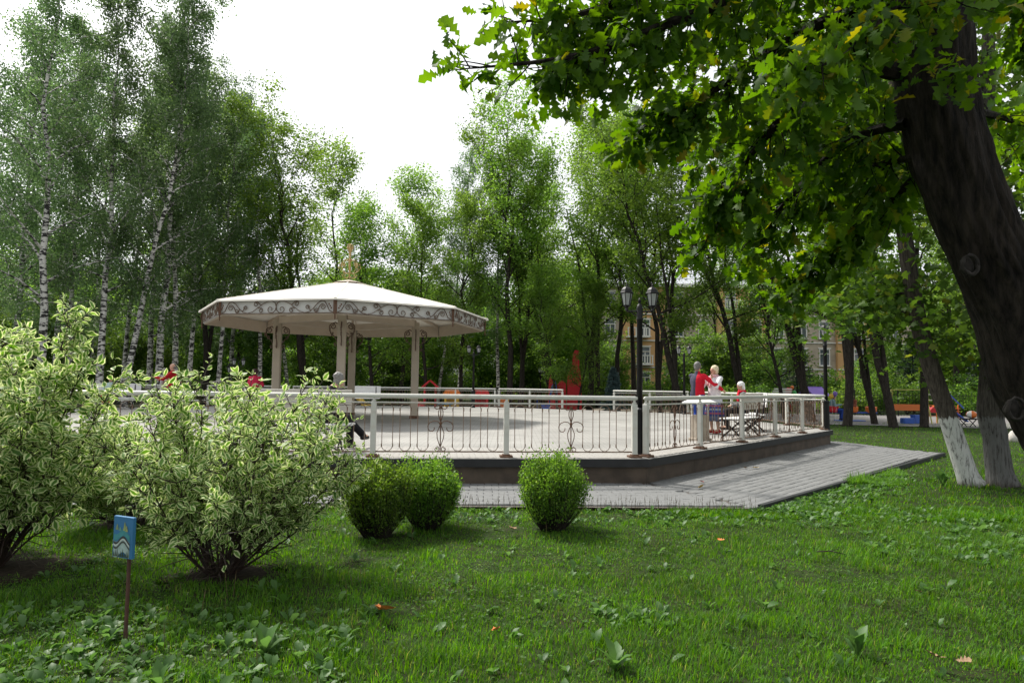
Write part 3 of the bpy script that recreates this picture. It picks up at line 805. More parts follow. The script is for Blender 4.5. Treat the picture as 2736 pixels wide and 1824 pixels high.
# swing / climbing frame on the right
w = at(2430, 1120, 33.0); sw = thing('swing_frame', 'yellow tubular swing frame with an orange board, right of the platform', 'swing frame', (w.x, w.y, -.02))
mb = MB()
for s, bend in ((-1, 1), (1, 0)):
    x = s * .85
    mb.tube([(x - .25 * bend - .1, -.55, 0), (x - .1, -.1, 1.45), (x, 0, 1.62), (x + .12, .1, 1.5), (x + .1, .55, 0)], .028, 6)
mb.tube([(-.85, 0, 1.6), (.98, 0, 1.62)], .028, 6); mb.build('tube_frame', K_olv, sw)
mb = MB(); mb.cbox((.1, .12, .76), (1.75, .05, .3), .01); mb.build('board', K_ora, sw)
mb = MB()
for z, d in ((.95, .3), (.6, .35), (.25, .45)): mb.tube([(-.98, -d, z), (-.7, d, z + .12)], .02, 6)
mb.build('rung', K_wht, sw)
w = at(2510, 1110, 33.5); ld = thing('climbing_ladder', 'orange climbing ladder with a blue slide, left of the whitewashed trunk', 'slide', (w.x, w.y, -.02))
for x in (-.55, -.1):
    mb = MB(); mb.tube([(x, 0, 0), (x, 0, 1.5), (x + .08, .15, 1.75), (x + .2, .3, 1.5), (x + .2, .3, 0)], .025, 6); mb.build('side_rail', K_olv, ld)
for k in range(5):
    mb = MB(); mb.tube([(-.55, 0, .35 + k * .26), (-.1, 0, .35 + k * .26)], .018, 6); mb.build('rung', K_wht if k > 2 else K_ora, ld)
mb = MB(); mb.cbox((.35, .2, .82), (.8, .6, .05), .01)
for k in range(5): mb.box((.75, .2, .2 + .13 * k), (.5 , .5, .03))
for x in (.0, .3, .7, 1.05): mb.tube([(x, .2, 0), (x, .2, 1.3 if x < .5 else .9)], .03, 6)
mb.build('deck', K_ora, ld)
mb = MB(); mb.bar((.05, -.15, 1.0), (1.1, -.35, .12), .36, .05); mb.bar((-.02, -.35, 1.72), (1.0, -.3, .75), .05, .05); mb.build('slide', K_blu, ld)
mb = MB(); mb.add([(-.75, -.3, .52), (-.15, -.3, .52), (-.45, -.3, .8), (-.75, .1, .52), (-.15, .1, .52), (-.45, .1, .8)], [(0, 1, 2), (5, 4, 3), (0, 2, 5, 3), (1, 4, 5, 2), (0, 3, 4, 1)]); mb.build('hood', K_red, ld)
w = at(2424, 1112, 32.6); sb = thing('step_block', 'small dark blue step block under the swing board', 'play block', (w.x, w.y, 0)); mb = MB(); mb.cbox((0, 0, .13), (.5, .4, .26), .03); mb.box((.62, .25, .2), (.5, .3, .4), rz=.2); mb.build('block', K_blu, sb)
# seesaw with two riders is built with the people
w = at(2265, 1112, 35.0); SEE = w
ss = thing('spring_rocker', 'orange and red spring rocker behind the tree right of the platform', 'spring rocker', (w.x, w.y, -.02))
mb = MB(); mb.bar((-1.0, 0, .42), (1.5, 0, .42), .08, .08)
for k in range(28): pass
mb.tube([(.12 * math.cos(a * .8), .12 * math.sin(a * .8), .02 + a * .009) for a in range(44)], .018, 5); mb.cbox((.1, 0, .02), (1.4, .5, .04), .01); mb.build('beam', K_blu, ss)
for x, m_ in ((-.75, K_red), (.25, K_ora), (1.2, K_ora)):
    mb = MB(); mb.lathe([(.2, .42), (.26, .5), (.28, .72), (.22, .74), (.18, .55)], 10, (x, 0, 0)); mb.build('seat', m_, ss)
# playhouse with purple roof
w = at(2174, 1050, 40.0); ph = thing('purple_playhouse', 'playhouse with a purple tiled roof left of the right corner lamp', 'playhouse', (w.x, w.y, -.05))
for sx in (-1, 1):
    for sy in (-1, 1):
        mb = MB(); mb.box((sx * .5, sy * .45, .65), (.08, .08, 1.3)); mb.build('post', K_wht, ph)
for s in (-1, 1):
    for r_ in range(4):
        t0, t1 = r_ / 4, (r_ + 1) / 4 + .03
        a = Vector((-.72, s * (.75 - .75 * t0), 1.28 + .5 * t0)); b = Vector((.72, s * (.75 - .75 * t0), 1.28 + .5 * t0)); c = Vector((.72, s * (.75 - .75 * t1), 1.30 + .5 * t1)); d = Vector((-.72, s * (.75 - .75 * t1), 1.30 + .5 * t1))
        mb = MB(); dn = Vector((0, 0, .05)); mb.add([a, b, c, d, a + dn, b + dn, c + dn, d + dn], [(0, 1, 2, 3), (7, 6, 5, 4), (0, 4, 5, 1), (1, 5, 6, 2), (2, 6, 7, 3), (3, 7, 4, 0)]); mb.build('roof_course', K_pur, ph)
ph.rotation_euler = (0, 0, .35); ph.scale = (.85, .85, .95)
w = at(2083, 1050, 39.0); ws = thing('slatted_playhouse_roof', 'low white slatted play roof left of the purple playhouse', 'play roof', (w.x, w.y, -.05))
for k in range(6):
    mb = MB(); mb.bar((-.7 + .07 * k, -.02 * k, .95 + .13 * k), (.6 + .02 * k, .0, .95 + .13 * k), .05, .09); mb.build('slat', K_wht, ws)
for x in (-.5, .5): mb = MB(); mb.box((x, .05, .5), (.08, .08, 1.0)); mb.build('post', K_wht, ws)
w = at(2112, 1042, 39.5); bl2 = thing('balloon_bunch', 'red and green balloon figure between the slatted roof and the purple playhouse', 'balloons', (w.x, w.y, 1.0))
for (x, z, r_, m_) in ((-.12, .45, .17, K_red), (-.10, .15, .2, K_red), (.2, .3, .16, K_grn), (.42, .2, .1, K_brn), (.1, .65, .1, K_ora)):
    mb = MB(); mb.ell((x, 0, z), (r_, r_, r_ * 1.15)); mb.tube([(x, 0, z - r_ * 1.1), (.1, 0, -1.05)], .008, 4); mb.build('balloon', m_, bl2, True)
for px, py, m_, nm in ((2231, 1052, K_pur, 'purple'), (2221, 1058, K_yel, 'yellow')):
    w = at(px, py, 34.0); b_ = thing('balloon', nm + ' balloon floating beside the right corner lamp', 'balloon', (w.x, w.y, w.z))
    mb = MB(); mb.ell((0, 0, 0), (.11, .11, .14)); mb.lathe([(.02, -.155), (.008, -.135)], 6); mb.build('skin', m_, b_, True)
    mb = MB(); mb.tube([(0, 0, -.15), (.05, 0, -.7), (.0, 0, -w.z + .0)], .005, 4); mb.build('string', K_wht, b_)
# beach ball on a dark bench
w = at(2600, 1133, 30.5); db = thing('iron_bench', 'low dark iron bench behind the whitewashed trunks', 'bench', (w.x, w.y, -.03))
mb = MB(); mb.cbox((0, 0, .36), (1.1, .4, .05), .01); mb.build('seat', M_black, db)
for x in (-.4, 0, .4):
    mb = MB(); mb.bar((x - .15, 0, .02), (x + .15, 0, .34), .03); mb.bar((x + .15, .05, .02), (x - .15, .05, .34), .03); mb.build('leg', M_black, db)
bb = thing('beach_ball', 'white and orange beach ball on the dark bench', 'ball', (w.x - .05, w.y, -.03 + .385))
for k in range(6):
    mb = MB(); vs_ = []; n_ = 8
    for i in range(n_ + 1):
        th = PI * i / n_
        for j in range(4):
            ph_ = (k + j / 3) * PI / 3; vs_.append((.24 * math.sin(th) * math.cos(ph_), .2 * math.sin(th) * math.sin(ph_), .17 - .17 * math.cos(th)))
    mb.add(vs_, [(i * 4 + j, i * 4 + j + 1, i * 4 + 5 + j, i * 4 + 4 + j) for i in range(n_) for j in range(3)]); mb.build('segment', K_wht if k % 2 else K_ora, bb, True)
# pale boulder at right edge
w = at(2712, 1178, 22.0)
rk = MB(); rk.ell((0, 0, .22), (.34, .3, .30), None, 14, 9)
rr_ = np.random.default_rng(5); rk.v = [tuple(np.array(v) * (1 + rr_.normal(0, .05)) * (1 if v[2] > .1 else .97)) for v in rk.v]
o = rk.build('boulder', plain('boulder', (.5, .47, .43), .9, noise=.2, nscale=6, bump=.5), None, True); o.location = (w.x, w.y, -.08); o.scale = (.6, .6, .75); tag(o, 'pale boulder on the lawn at the right edge', 'boulder')
# red play tower
w = at(1515, 1085, 46.0); rt = thing('red_play_tower', 'tall bright red play tower behind the trees, centre right', 'play tower', (w.x, w.y, -.05))
for k_, poly in enumerate(([(-1.3, 0), (-1.22, 1.9), (-1.1, 2.35), (-.88, 2.2), (-.80, 1.5), (-.72, 0)], [(-.68, 0), (-.66, 1.7), (-.4, 2.05), (-.1, 1.8), (-.06, 0)],
                          [(-.02, 0), (.02, 2.2), (.2, 2.75), (.55, 2.9), (.85, 2.7), (.95, 1.8), (.98, 0)], [(.30, 2.6), (.36, 3.7), (.5, 4.05), (.78, 4.0), (.82, 2.6)])):
    mb = MB(); n_ = len(poly); y0_ = (-.2, -.15, -.22, -.1)[k_]; y1_ = y0_ + (.4, .3, .44, .2)[k_]
    mb.add([(x, y0_, z) for x, z in poly] + [(x, y1_, z) for x, z in poly], [tuple(range(n_ - 1, -1, -1)), tuple(range(n_, 2 * n_))] + [(i, (i + 1) % n_, n_ + (i + 1) % n_, n_ + i) for i in range(n_)]); mb.build('panel', K_red, rt)
mb = MB(); mb.tube([(-1.15, -.3, .9), (-1.0, -.32, 1.6), (-.85, -.32, 1.9), (-.75, -.32, 1.3), (-.8, -.32, .8)], .09, 6); mb.build('blue_stripe', K_blu, rt)
for px, py, m_, nm in ((1452, 1062, K_grn, 'green'), (1484, 1062, K_pink, 'pink')):
    w = at(px, 1092, 43.5); cp = thing('sandbox_canopy', nm + ' canopy in front of the red play tower', 'canopy', (w.x, w.y, -.05))
    for sx in (-1, 1): mb = MB(); mb.box((sx * .4, 0, .4), (.05, .05, .85)); mb.build('post', K_blu, cp)
    mb = MB(); mb.add([(-.55, -.5, .82), (.55, -.5, .82), (.55, .5, .82), (-.55, .5, .82), (-.1, 0, 1.05), (.1, 0, 1.05)], [(0, 1, 5, 4), (2, 3, 4, 5), (1, 2, 5), (3, 0, 4), (3, 2, 1, 0)]); mb.build('roof', m_, cp)
specs = [
 ('red_gable_house', 'open playhouse with a bright red gable roof behind the far railing', 1149, 44.0, 0),
 ('yellow_playhouse', 'small yellow and orange playhouse right of the right gazebo column', 1207, 43.0, 1),
 ('red_playhouse', 'low dark red play hut behind the short far railing', 1285, 43.0, 2),
 ('yellow_slide', 'small yellow slide seen under the far bench by the gazebo columns', 962, 41.0, 3),
 ('blue_play_table', 'light blue play table behind the far railing', 1190, 40.0, 4),
 ('blue_crate', 'dark blue box left of the red play tower', 1457, 41.0, 5),
 ('red_play_cart', 'red toy cart behind the far railing, right of the yellow slide', 1125, 40.5, 6),
 ('orange_play_panel', 'orange play panel behind the short far railing', 1345, 43.5, 7),
]
for nm, lab, px, Y, k in specs:
    w = at(px, 1080, Y); t = thing(nm, lab, nm.split('_')[-1], (w.x, w.y, -.04))
    if k == 0:
        for s in (-1, 1):
            mb = MB(); mb.box((s * .35, 0, .75), (.08, .5, 1.5)); mb.build('post', K_red, t)
            mb = MB(); mb.bar((s * .52, 0, 1.42), (0, 0, 1.86), .6, .09, (0, 0, 1)); mb.build('roof', K_red, t)
        mb = MB(); mb.cbox((0, 0, .4), (.7, .5, .06), .01); mb.build('deck', K_yel, t)
    elif k in (1, 2):
        m1, m2 = ((K_yel, K_ora), (K_red, K_brn))[k - 1]
        for s in (-1, 1): mb = MB(); mb.box((s * .38, 0, .5), (.14, .7, 1.0)); mb.build('wall', m1, t)
        mb = MB(); mb.box((0, .3, .35), (.7, .06, .7)); mb.build('back_wall', m1, t)
        mb = MB(); mb.add([(-.55, -.5, 1.0), (.55, -.5, 1.0), (.55, .5, 1.0), (-.55, .5, 1.0), (-.4, 0, 1.3), (.4, 0, 1.3)], [(0, 1, 5, 4), (2, 3, 4, 5), (1, 2, 5), (3, 0, 4), (3, 2, 1, 0)]); mb.build('roof', m2 if k == 1 else K_red, t)
    elif k == 3:
        mb = MB(); mb.tube([(-.5, 0, .95), (-.2, 0, .85), (.3, 0, .3), (.7, 0, .12)], [.16, .16, .18, .16], 8); mb.build('chute', K_yel, t)
        mb = MB(); mb.bar((-.55, -.15, 0), (-.5, -.15, 1.1), .05); mb.bar((-.55, .15, 0), (-.5, .15, 1.1), .05); mb.build('ladder', K_red, t)
    elif k == 4:
        mb = MB(); mb.cbox((0, 0, .5), (.9, .6, .06), .02); mb.build('top', K_lbl, t)
        for sx in (-1, 1): mb = MB(); mb.bar((sx * .35, -.2, 0), (sx * .25, .1, .48), .07); mb.build('leg', K_lbl, t)
    elif k == 5:
        mb = MB(); mb.cbox((0, 0, .25), (.5, .4, .5), .03); mb.build('box', K_blu, t); mb = MB(); mb.cbox((0, 0, .53), (.54, .44, .06), .02); mb.build('lid', K_lbl, t)
    elif k == 6:
        mb = MB(); mb.cbox((0, 0, .4), (.4, .3, .36), .04); mb.build('body', K_red, t)
        for sx in (-1, 1): mb = MB(); mb.tube([(sx * .14, -.17, .13), (sx * .14, .17, .13)], .12, 10); mb.build('wheel', K_yel, t)
    else:
        mb = MB(); mb.cbox((0, 0, .55), (.5, .08, .8), .03); mb.build('panel', K_ora, t)
        for sx in (-1, 1): mb = MB(); mb.box((sx * .3, 0, .5), (.08, .1, 1.0)); mb.build('post', K_yel, t)
# park iron fence beyond
def iron_fence(x0, y0, x1, y1, n, label, h=1.5):
    L_ = math.hypot(x1 - x0, y1 - y0); t = thing('iron_fence', label, 'fence', (x0, y0, -.04), math.atan2(y1 - y0, x1 - x0), 'dark iron fences around the playground')
    for z in (.25, h - .2): mb = MB(); mb.bar((0, 0, z), (L_, 0, z), .03, .03); mb.build('rail', M_black, t)
    me = MB().tube([(0, 0, 0), (0, 0, h - .06), (0, 0, h)], [.010, .010, .002], 5).mesh('bar', M_black)
    mp = MB().cbox((0, 0, h / 2 + .05), (.06, .06, h + .1), .008).mesh('post', M_black)
    for i in range(n + 1):
        o = link('post' if i % 15 == 0 else 'bar', mp if i % 15 == 0 else me, t); o.location = (L_ * i / n, -.0, 0)
    return t
iron_fence(14, 44, 34, 41, 120, 'dark iron fence behind the swing frame on the right')
iron_fence(5.5, 49, 14, 47.5, 50, 'dark iron fence right of the red play tower')
iron_fence(-24, 52, -1, 53, 130, 'dark iron fence in the shade behind the gazebo', 1.3)

# ------------------------------------------------------------------ trees
M_birchbark = birch_mat()
M_dark = bark_mat('dark_bark', (.012, .010, .008), (.055, .046, .038))
M_greybark = bark_mat('grey_bark', (.03, .026, .022), (.13, .115, .10))
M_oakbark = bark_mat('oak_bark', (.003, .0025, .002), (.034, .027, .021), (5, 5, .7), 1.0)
M_limed = bark_mat('whitewashed_bark', (.03, .025, .02), (.10, .085, .07), (7, 7, 1.1), .5, lime=(.50, .51, .485), lime_h=1.24)
M_limed2 = bark_mat('worn_whitewash_bark', (.03, .026, .022), (.11, .10, .085), (9, 9, .9), 1.2, lime=(.15, .15, .145), lime_h=1.26)
ML_birch = leaf_mat('birch_leaves', (.046, .092, .034), (.105, .175, .064), trans=.5)
ML_maple = leaf_mat('maple_leaves', (.075, .155, .022), (.155, .265, .048), trans=.54)
ML_lime = leaf_mat('lime_leaves', (.055, .125, .018), (.130, .230, .038), trans=.54)
ML_dark = leaf_mat('understorey_leaves', (.042, .105, .016), (.110, .200, .034), trans=.52)
ML_spruce = leaf_mat('spruce_needles', (.045, .085, .085), (.11, .17, .17), trans=.1)
ML_fir = leaf_mat('fir_needles', (.012, .030, .022), (.03, .06, .04), trans=.1)
ML_belt = leaf_mat('far_wood_leaves', (.020, .048, .012), (.05, .10, .022), trans=.4, hue=0)

LQ_V = [(0, 0, 0), (.36, .45, .05), (0, 1, -.04), (-.36, .45, .05)]
LQ_F = [(0, 1, 2), (0, 2, 3)]

def branch_pts(p, d, L_, n, droop, wob, rng):
    pts = [np.array(p, float)]; d = np.array(d, float); d /= np.linalg.norm(d)
    for i in range(n):
        d = d + rng.normal(0, wob, 3) + np.array([0, 0, droop])
        d /= np.linalg.norm(d); pts.append(pts[-1] + d * L_ / n)
    return pts

def tree_geo(seed, H, r0, cb, cr, kind, nleaf, leaf, lm, bm, lean=(0, 0), fork=0.0, sparse_top=.0):
    rng = np.random.default_rng(seed)
    mb = MB(); n = 10; pts = []
    wob = rng.normal(0, 1, (n + 1, 2)) * np.linspace(0, 1, n + 1)[:, None] * (.018 if kind == 'birch' else .026) * H
    for i in range(n + 1):
        t = i / n; s = t ** 1.15
        pts.append(np.array([lean[0] * s + wob[i, 0] * .6, lean[1] * s + wob[i, 1] * .6, H * t * .97]))
    flare = [1.35, 1.0] + [None] * 9
    rs = [max(.012, r0 * (1 - .93 * (i / n) ** .9)) * (1.3 if i == 0 else 1) for i in range(n + 1)]
    pts.insert(1, pts[0] * .94 + pts[1] * .06 + np.array([0, 0, .0])); rs.insert(1, r0 * 1.02)
    mb.tube(pts, rs, 8)
    pts = [pts[0]] + pts[2:]
    def tp(t):
        i = min(int(t * n), n - 1); f = t * n - i
        return pts[i] * (1 - f) + pts[i + 1] * f
    if fork:      # second stem leaving the bole low down, curving the other way
        f0 = tp(.10); fp = [f0 + np.array([fork * u ** 1.3, .3 * u, H * .62 * u]) + rng.normal(0, .10, 3) * u for u in np.linspace(0, 1, 8)]
        mb.tube(fp, [r0 * .66 * (1 - .85 * u) for u in np.linspace(0, 1, 8)], 7, False)
    cl = []; cw = []
    nb = 30 if kind == 'birch' else 24
    az = rng.uniform(0, 6.28)
    for k in range(nb):
        t = cb + (1.0 - cb) * ((k + .5) / nb) ** (.9 if kind == 'birch' else .85)
        az += 2.4 + rng.normal(0, .35)
        if kind == 'birch':
            prof = (1 - ((t - cb) / (1 - cb)) ** 1.5 * .82) * min(1, .55 + (t - cb) * 3); el = math.radians(rng.uniform(35, 60)); dr = -.07
        else:
            u = (t - cb) / (1 - cb); prof = math.sqrt(max(.06, 1 - ((u - .42) / .72) ** 2)); el = math.radians(rng.uniform(25, 60) + 15 * u); dr = .02
        L_ = cr * prof * rng.uniform(.75, 1.25)
        d = (math.cos(az) * math.cos(el), math.sin(az) * math.cos(el), math.sin(el))
        bp = branch_pts(tp(t), d, L_, 5, dr, .12, rng)
        rb = max(.012, r0 * .38 * (1 - t) + .014)
        mb.tube(bp, [rb, rb * .8, rb * .62, rb * .45, rb * .28, rb * .12], 5, False)
        ns = 6
        for q in range(ns):
            f = .28 + .7 * q / ns; i = min(int(f * 5), 4); sp = bp[i] * (1 - (f * 5 - i)) + bp[i + 1] * (f * 5 - i)
            dd = np.array(d) + rng.normal(0, .75, 3); dd[2] += .15 if kind != 'birch' else -.1
            sl = L_ * rng.uniform(.22, .42)
            spp = branch_pts(sp, dd, sl, 3, -.12 if kind == 'birch' else -.02, .2, rng)
            mb.tube(spp, [rb * .4, rb * .3, rb * .2, .004], 3, False)
            wgt = rng.uniform(.35, 1.5) * (1 - sparse_top * max(0, (t - .6) / .4))
            for z in spp[1:]: cl.append(z); cw.append(wgt)
        cl.append(bp[-1]); cw.append(1.0); cl.append(bp[-2]); cw.append(.8)
    cl = np.array(cl); cw = np.array(cw); cw /= cw.sum()
    ci = rng.choice(len(cl), nleaf, p=cw)
    if kind == 'birch':
        off = rng.normal(0, 1, (nleaf, 3)) * np.array([.20, .20, .18]); off[:, 2] -= np.abs(rng.normal(0, .55, nleaf))
        d = rand_dirs(nleaf, rng) + np.array([0, 0, -1.0])
    else:
        off = rng.normal(0, 1, (nleaf, 3)) * np.array([.36, .36, .20])
        d = rand_dirs(nleaf, rng) * np.array([1, 1, .5]) + np.array([0, 0, -.25])
    P_ = cl[ci] + off
    nr = rand_dirs(nleaf, rng, .9 if kind != 'birch' else .1)
    S = leaf * rng.uniform(.65, 1.35, nleaf)
    R = frames(d, nr) * S[:, None, None]
    return mb.mesh('trunk', bm, True), stamp('crown', LQ_V, LQ_F, R, P_, lm)

def make_tree(name, geo, label, px, Y, rz, group, scale=1.0, cat='tree', z=-.06, x=None):
    t = thing(name, label, cat, ((px - 1368) / 1824 * Y if x is None else x, Y, z), rz, group, scale)
    link('trunk', geo[0], t); link('crown', geo[1], t)
    return t

# mesh data shared between trees of a kind
BIR = [tree_geo(11, 25, .20, .24, 4.3, 'birch', 21000, .125, ML_birch, M_birchbark, (1.2, 0)),
       tree_geo(12, 26, .22, .16, 4.6, 'birch', 22000, .125, ML_birch, M_birchbark, (-.6, .5)),
       tree_geo(13, 23, .17, .26, 3.8, 'birch', 16000, .12, ML_birch, M_birchbark, (.4, -.3), sparse_top=.6),
       tree_geo(14, 24, .19, .26, 4.0, 'birch', 17000, .12, ML_birch, M_birchbark, (3.2, .2), sparse_top=.4)]
MAP = [tree_geo(21, 17, .19, .15, 3.9, 'maple', 15000, .155, ML_maple, M_dark, (.8, 0)),
       tree_geo(22, 19, .22, .22, 4.0, 'maple', 15000, .155, ML_maple, M_dark, (-1.8, .4), fork=1.6),
       tree_geo(23, 20, .21, .26, 3.7, 'maple', 13500, .15, ML_maple, M_dark, (.3, .3), sparse_top=.4),
       tree_geo(24, 15, .16, .12, 3.6, 'maple', 13500, .15, ML_lime, M_dark, (2.6, -.2)),
       tree_geo(25, 18, .24, .20, 4.6, 'maple', 17000, .155, ML_lime, M_dark, (-5.0, 0), fork=-1.2)]

BG_ = 'white-barked birches behind the platform'
birches = [  # px of the foot, depth, mesh, turn, scale, label
 (112, 33, 1, .3, 1.0, 'tall birch at the far left, trunk half dark, above the left shrub'),
 (268, 35, 0, 2.0, .98, 'upright white birch just left of the far left bench'),
 (338, 36, 3, .15, 1.0, 'leaning white birch behind the capped man, its pale trunk tilting right'),
 (427, 38, 1, 3.5, 1.0, 'thick dark-striped birch left of the bald dancer'),
 (474, 40, 0, 4.4, .95, 'slender white birch just right of the bald dancer'),
 (506, 42, 2, 1.0, 1.0, 'thin white birch under the left tip of the gazebo roof'),
 (40, 38, 2, 2.2, 1.08, 'birch at the left edge of the picture, trunk hidden by the shrub'),
 (190, 42, 2, 5.0, 1.0, 'thin birch between the two leftmost white trunks, farther back'),
 (585, 44, 2, .8, .98, 'slim birch behind the left half of the gazebo roof'),
 (772, 50, 3, 2.8, .82, 'birch seen beside the left gazebo column'),
 (1172, 52, 3, .0, .72, 'leaning two-toned birch behind the red gable playhouse'),
 (1334, 47, 2, 3.1, .80, 'white speckled birch right of the far double lamp'),
 (1228, 49, 2, .4, .90, 'pale dead-topped birch above the right end of the gazebo'),
 (700, 46, 0, 3.0, .84, 'birch rising behind the gazebo roof, left of the finial'),
 (330, 50, 0, 1.1, 1.0, 'farther birch behind the leaning one'),
 (150, 44, 1, 4.0, 1.0, 'bushy birch behind the two leftmost white trunks'),
 (400, 46, 1, 5.2, .98, 'bushy birch behind the bald dancer'),
 (620, 50, 1, 2.6, .92, 'bushy birch behind the left half of the roof'),
 (30, 48, 0, .4, 1.0, 'far birch at the left edge, behind the nearer ones'),
 (250, 54, 1, 3.0, 1.05, 'far bushy birch between the leftmost trunks'),
 (500, 56, 0, 2.0, 1.0, 'far birch above the left tip of the gazebo'),
 (-120, 36, 1, 1.9, 1.0, 'birch just beyond the left edge, its twigs hanging into view'),
]
for px, Y, k, rz, s, lab in birches: make_tree('birch_tree', BIR[k], lab, px, Y, rz, BG_, s)
DG = 'dark-trunked broadleaf trees around the platform'
maples = [
 (560, 45, 1, .6, 1.05, 'dark-trunked tree left of the gazebo between two birches'),
 (640, 52, 0, 2.1, 1.25, 'dark-trunked tree right behind the left gazebo column'),
 (820, 47, 4, 1.3, 1.0, 'broad tree above the left half of the gazebo roof'),
 (905, 55, 0, 4.0, 1.15, 'bright tree directly behind the gazebo finial'),
 (1000, 46, 3, 2.5, .92, 'bright green tree above the gazebo, right of the finial'),
 (1075, 49, 0, .2, .95, 'fresh green tree above the right half of the gazebo roof'),
 (1142, 45, 3, 4.6, .86, 'low dark-stemmed tree beside the right gazebo column'),
 (1232, 46, 0, 5.4, .80, 'dark trunk with ivy-like leaves left of the far double lamp'),
 (1362, 44, 2, 1.7, 1.02, 'tall forked tree right of the far lamp, highest crown in the middle'),
 (1392, 46, 1, 3.9, .92, 'curved dark trunk left of the red play tower'),
 (1480, 48, 4, .5, 1.0, 'tree with dense crown in front of the red play tower'),
 (1575, 45, 1, 2.7, .98, 'leaning slim trunk right of the red play tower'),
 (1600, 52, 1, 1.0, 1.05, 'tree behind the blue spruce, left of the near lamp'),
 (1652, 44, 2, 4.9, .92, 'thin dark trunk just left of the near lamp post'),
 (1695, 47, 2, 3.0, .95, 'tree hidden behind the near lamp post'),
 (1765, 42, 1, 5.5, .93, 'straight dark trunk right of the near lamp post'),
 (1800, 40, 2, .9, .90, 'slim trunk left of the dancing man'),
 (1822, 38, 4, .1, .92, 'tree leaning left behind the dancing couple'),
 (1992, 38, 4, .25, .86, 'curved dark trunk leaning left above the seated woman'),
 (2095, 36, 3, 3.3, .75, 'thin stem behind the benches'),
 (2168, 34, 4, 5.9, .92, 'stout forked tree in front of the purple playhouse'),
 (2262, 30.4, 1, 2.0, .92, 'upright trunk right of the corner lamp, in front of the spring rocker'),
 (2335, 32, 4, .2, .62, 'slanting thin trunk between two stout ones near the spring rocker'),
 (2385, 29.6, 4, .1, .80, 'stout forked trunk left of the yellow swing frame'),
 (2466, 30.0, 2, 1.2, .85, 'straight trunk between the swing frame and the climbing ladder'),
 (2640, 40, 0, 2.2, 1.0, 'tree behind the iron bench on the right'),
 (2790, 27, 4, 3.0, 1.0, 'tree beyond the right edge, foliage behind the oak trunk'),
 (2560, 47, 1, .4, 1.0, 'tree behind the climbing ladder'),
 (2060, 56, 1, 5.1, .8, 'tree in front of the beige house wall'),
 (1900, 56, 1, 2.3, .75, 'small tree in front of the orange house wall, behind the couple'),
 (2300, 50, 2, .6, .85, 'tree between the corner lamp and the swing frame, farther back'),
 (1440, 58, 0, 4.4, 1.05, 'tree far behind the red play tower'),
 (1545, 42, 3, .3, .52, 'second small leafy tree in front of the red play tower, right side'),
 (1492, 41, 3, 2.9, .58, 'small leafy tree drooping in front of the red play tower'),
 (2900, 38, 1, 1.0, 1.0, 'tree at far right beyond the oak'),
]
for px, Y, k, rz, s, lab in maples: make_tree('broadleaf_tree', MAP[k], lab, px, Y, rz, DG, s)

# understorey shrubs
def bush_geo(seed, rx, h, nleaf, leaf, lm, stems=9):
    rng = np.random.default_rng(seed); mb = MB()
    cl = []
    for k in range(stems):
        a = rng.uniform(0, 6.28); d = (math.cos(a) * .7, math.sin(a) * .7, 1)
        bp = branch_pts((0, 0, 0), d, h * rng.uniform(.6, 1.0), 5, -.03, .2, rng)
        mb.tube(bp, [.025, .02, .016, .012, .008, .004], 4, False)
        for z in bp[2:]:
            for q in range(3):
                cl.append(z + rng.normal(0, .28, 3) * np.array([rx, rx, h * .25]))
    cl = np.array(cl); ci = rng.integers(0, len(cl), nleaf)
    P_ = cl[ci] + rng.normal(0, .22, (nleaf, 3)) * np.array([rx * .8, rx * .8, .6]); P_[:, 2] = np.abs(P_[:, 2]) + .03
    d = rand_dirs(nleaf, rng) + np.array([0, 0, -.2])
    R = frames(d, rand_dirs(nleaf, rng, .8)) * (leaf * rng.uniform(.6, 1.4, nleaf))[:, None, None]
    return mb.mesh('stems', M_dark), stamp('foliage', LQ_V, LQ_F, R, P_, lm)
SHR = [bush_geo(31, 1.6, 2.6, 5200, .15, ML_dark), bush_geo(32, 1.3, 3.6, 5600, .15, ML_dark), bush_geo(33, 1.9, 2.0, 4800, .14, ML_maple)]
rs = np.random.default_rng(41)
def side_word(px):
    return ('at the far left' if px < 300 else 'left of the gazebo' if px < 640 else 'seen through the gazebo' if px < 1110 else 'right of the gazebo' if px < 1500 else 'near the red play tower' if px < 1750 else 'behind the couple' if px < 2050 else 'near the right corner lamp' if px < 2400 else 'by the climbing ladder')
cnt_side = {}
ORD = ['first', 'second', 'third', 'fourth', 'fifth', 'sixth', 'seventh', 'eighth', 'ninth']
shr = []
for px in range(-80, 2800, 78):
    shr.append((px + rs.uniform(-25, 25), rs.uniform(54, 64) if px < 1450 else rs.uniform(50, 62) if px < 1750 else rs.uniform(52, 66), rs.integers(0, 3), rs.uniform(0, 6.28), rs.uniform(.85, 1.5)))
for px, Y, k, s in ((2250, 45, 2, 1.0), (2330, 46, 0, 1.0), (2420, 46, 1, .9), (2560, 44, 0, .9), (2610, 46, 1, .9), (2700, 44, 2, 1.0), (1950, 47, 2, .9), (2040, 46, 0, .8)):
    shr.append((px, Y, k, rs.uniform(0, 6), s))
shr.sort()
for px, Y, k, rz, s in shr:
    sw_ = side_word(px); c = cnt_side.get(sw_, 0); cnt_side[sw_] = c + 1
    t = thing('shrub', ORD[min(c, 8)] + ' green understorey shrub from the left, ' + sw_, 'shrub', ((px - 1368) / 1824 * Y, Y, -.06), rz, 'understorey shrubs', s)
    link('stems', SHR[k][0], t); link('foliage', SHR[k][1], t)

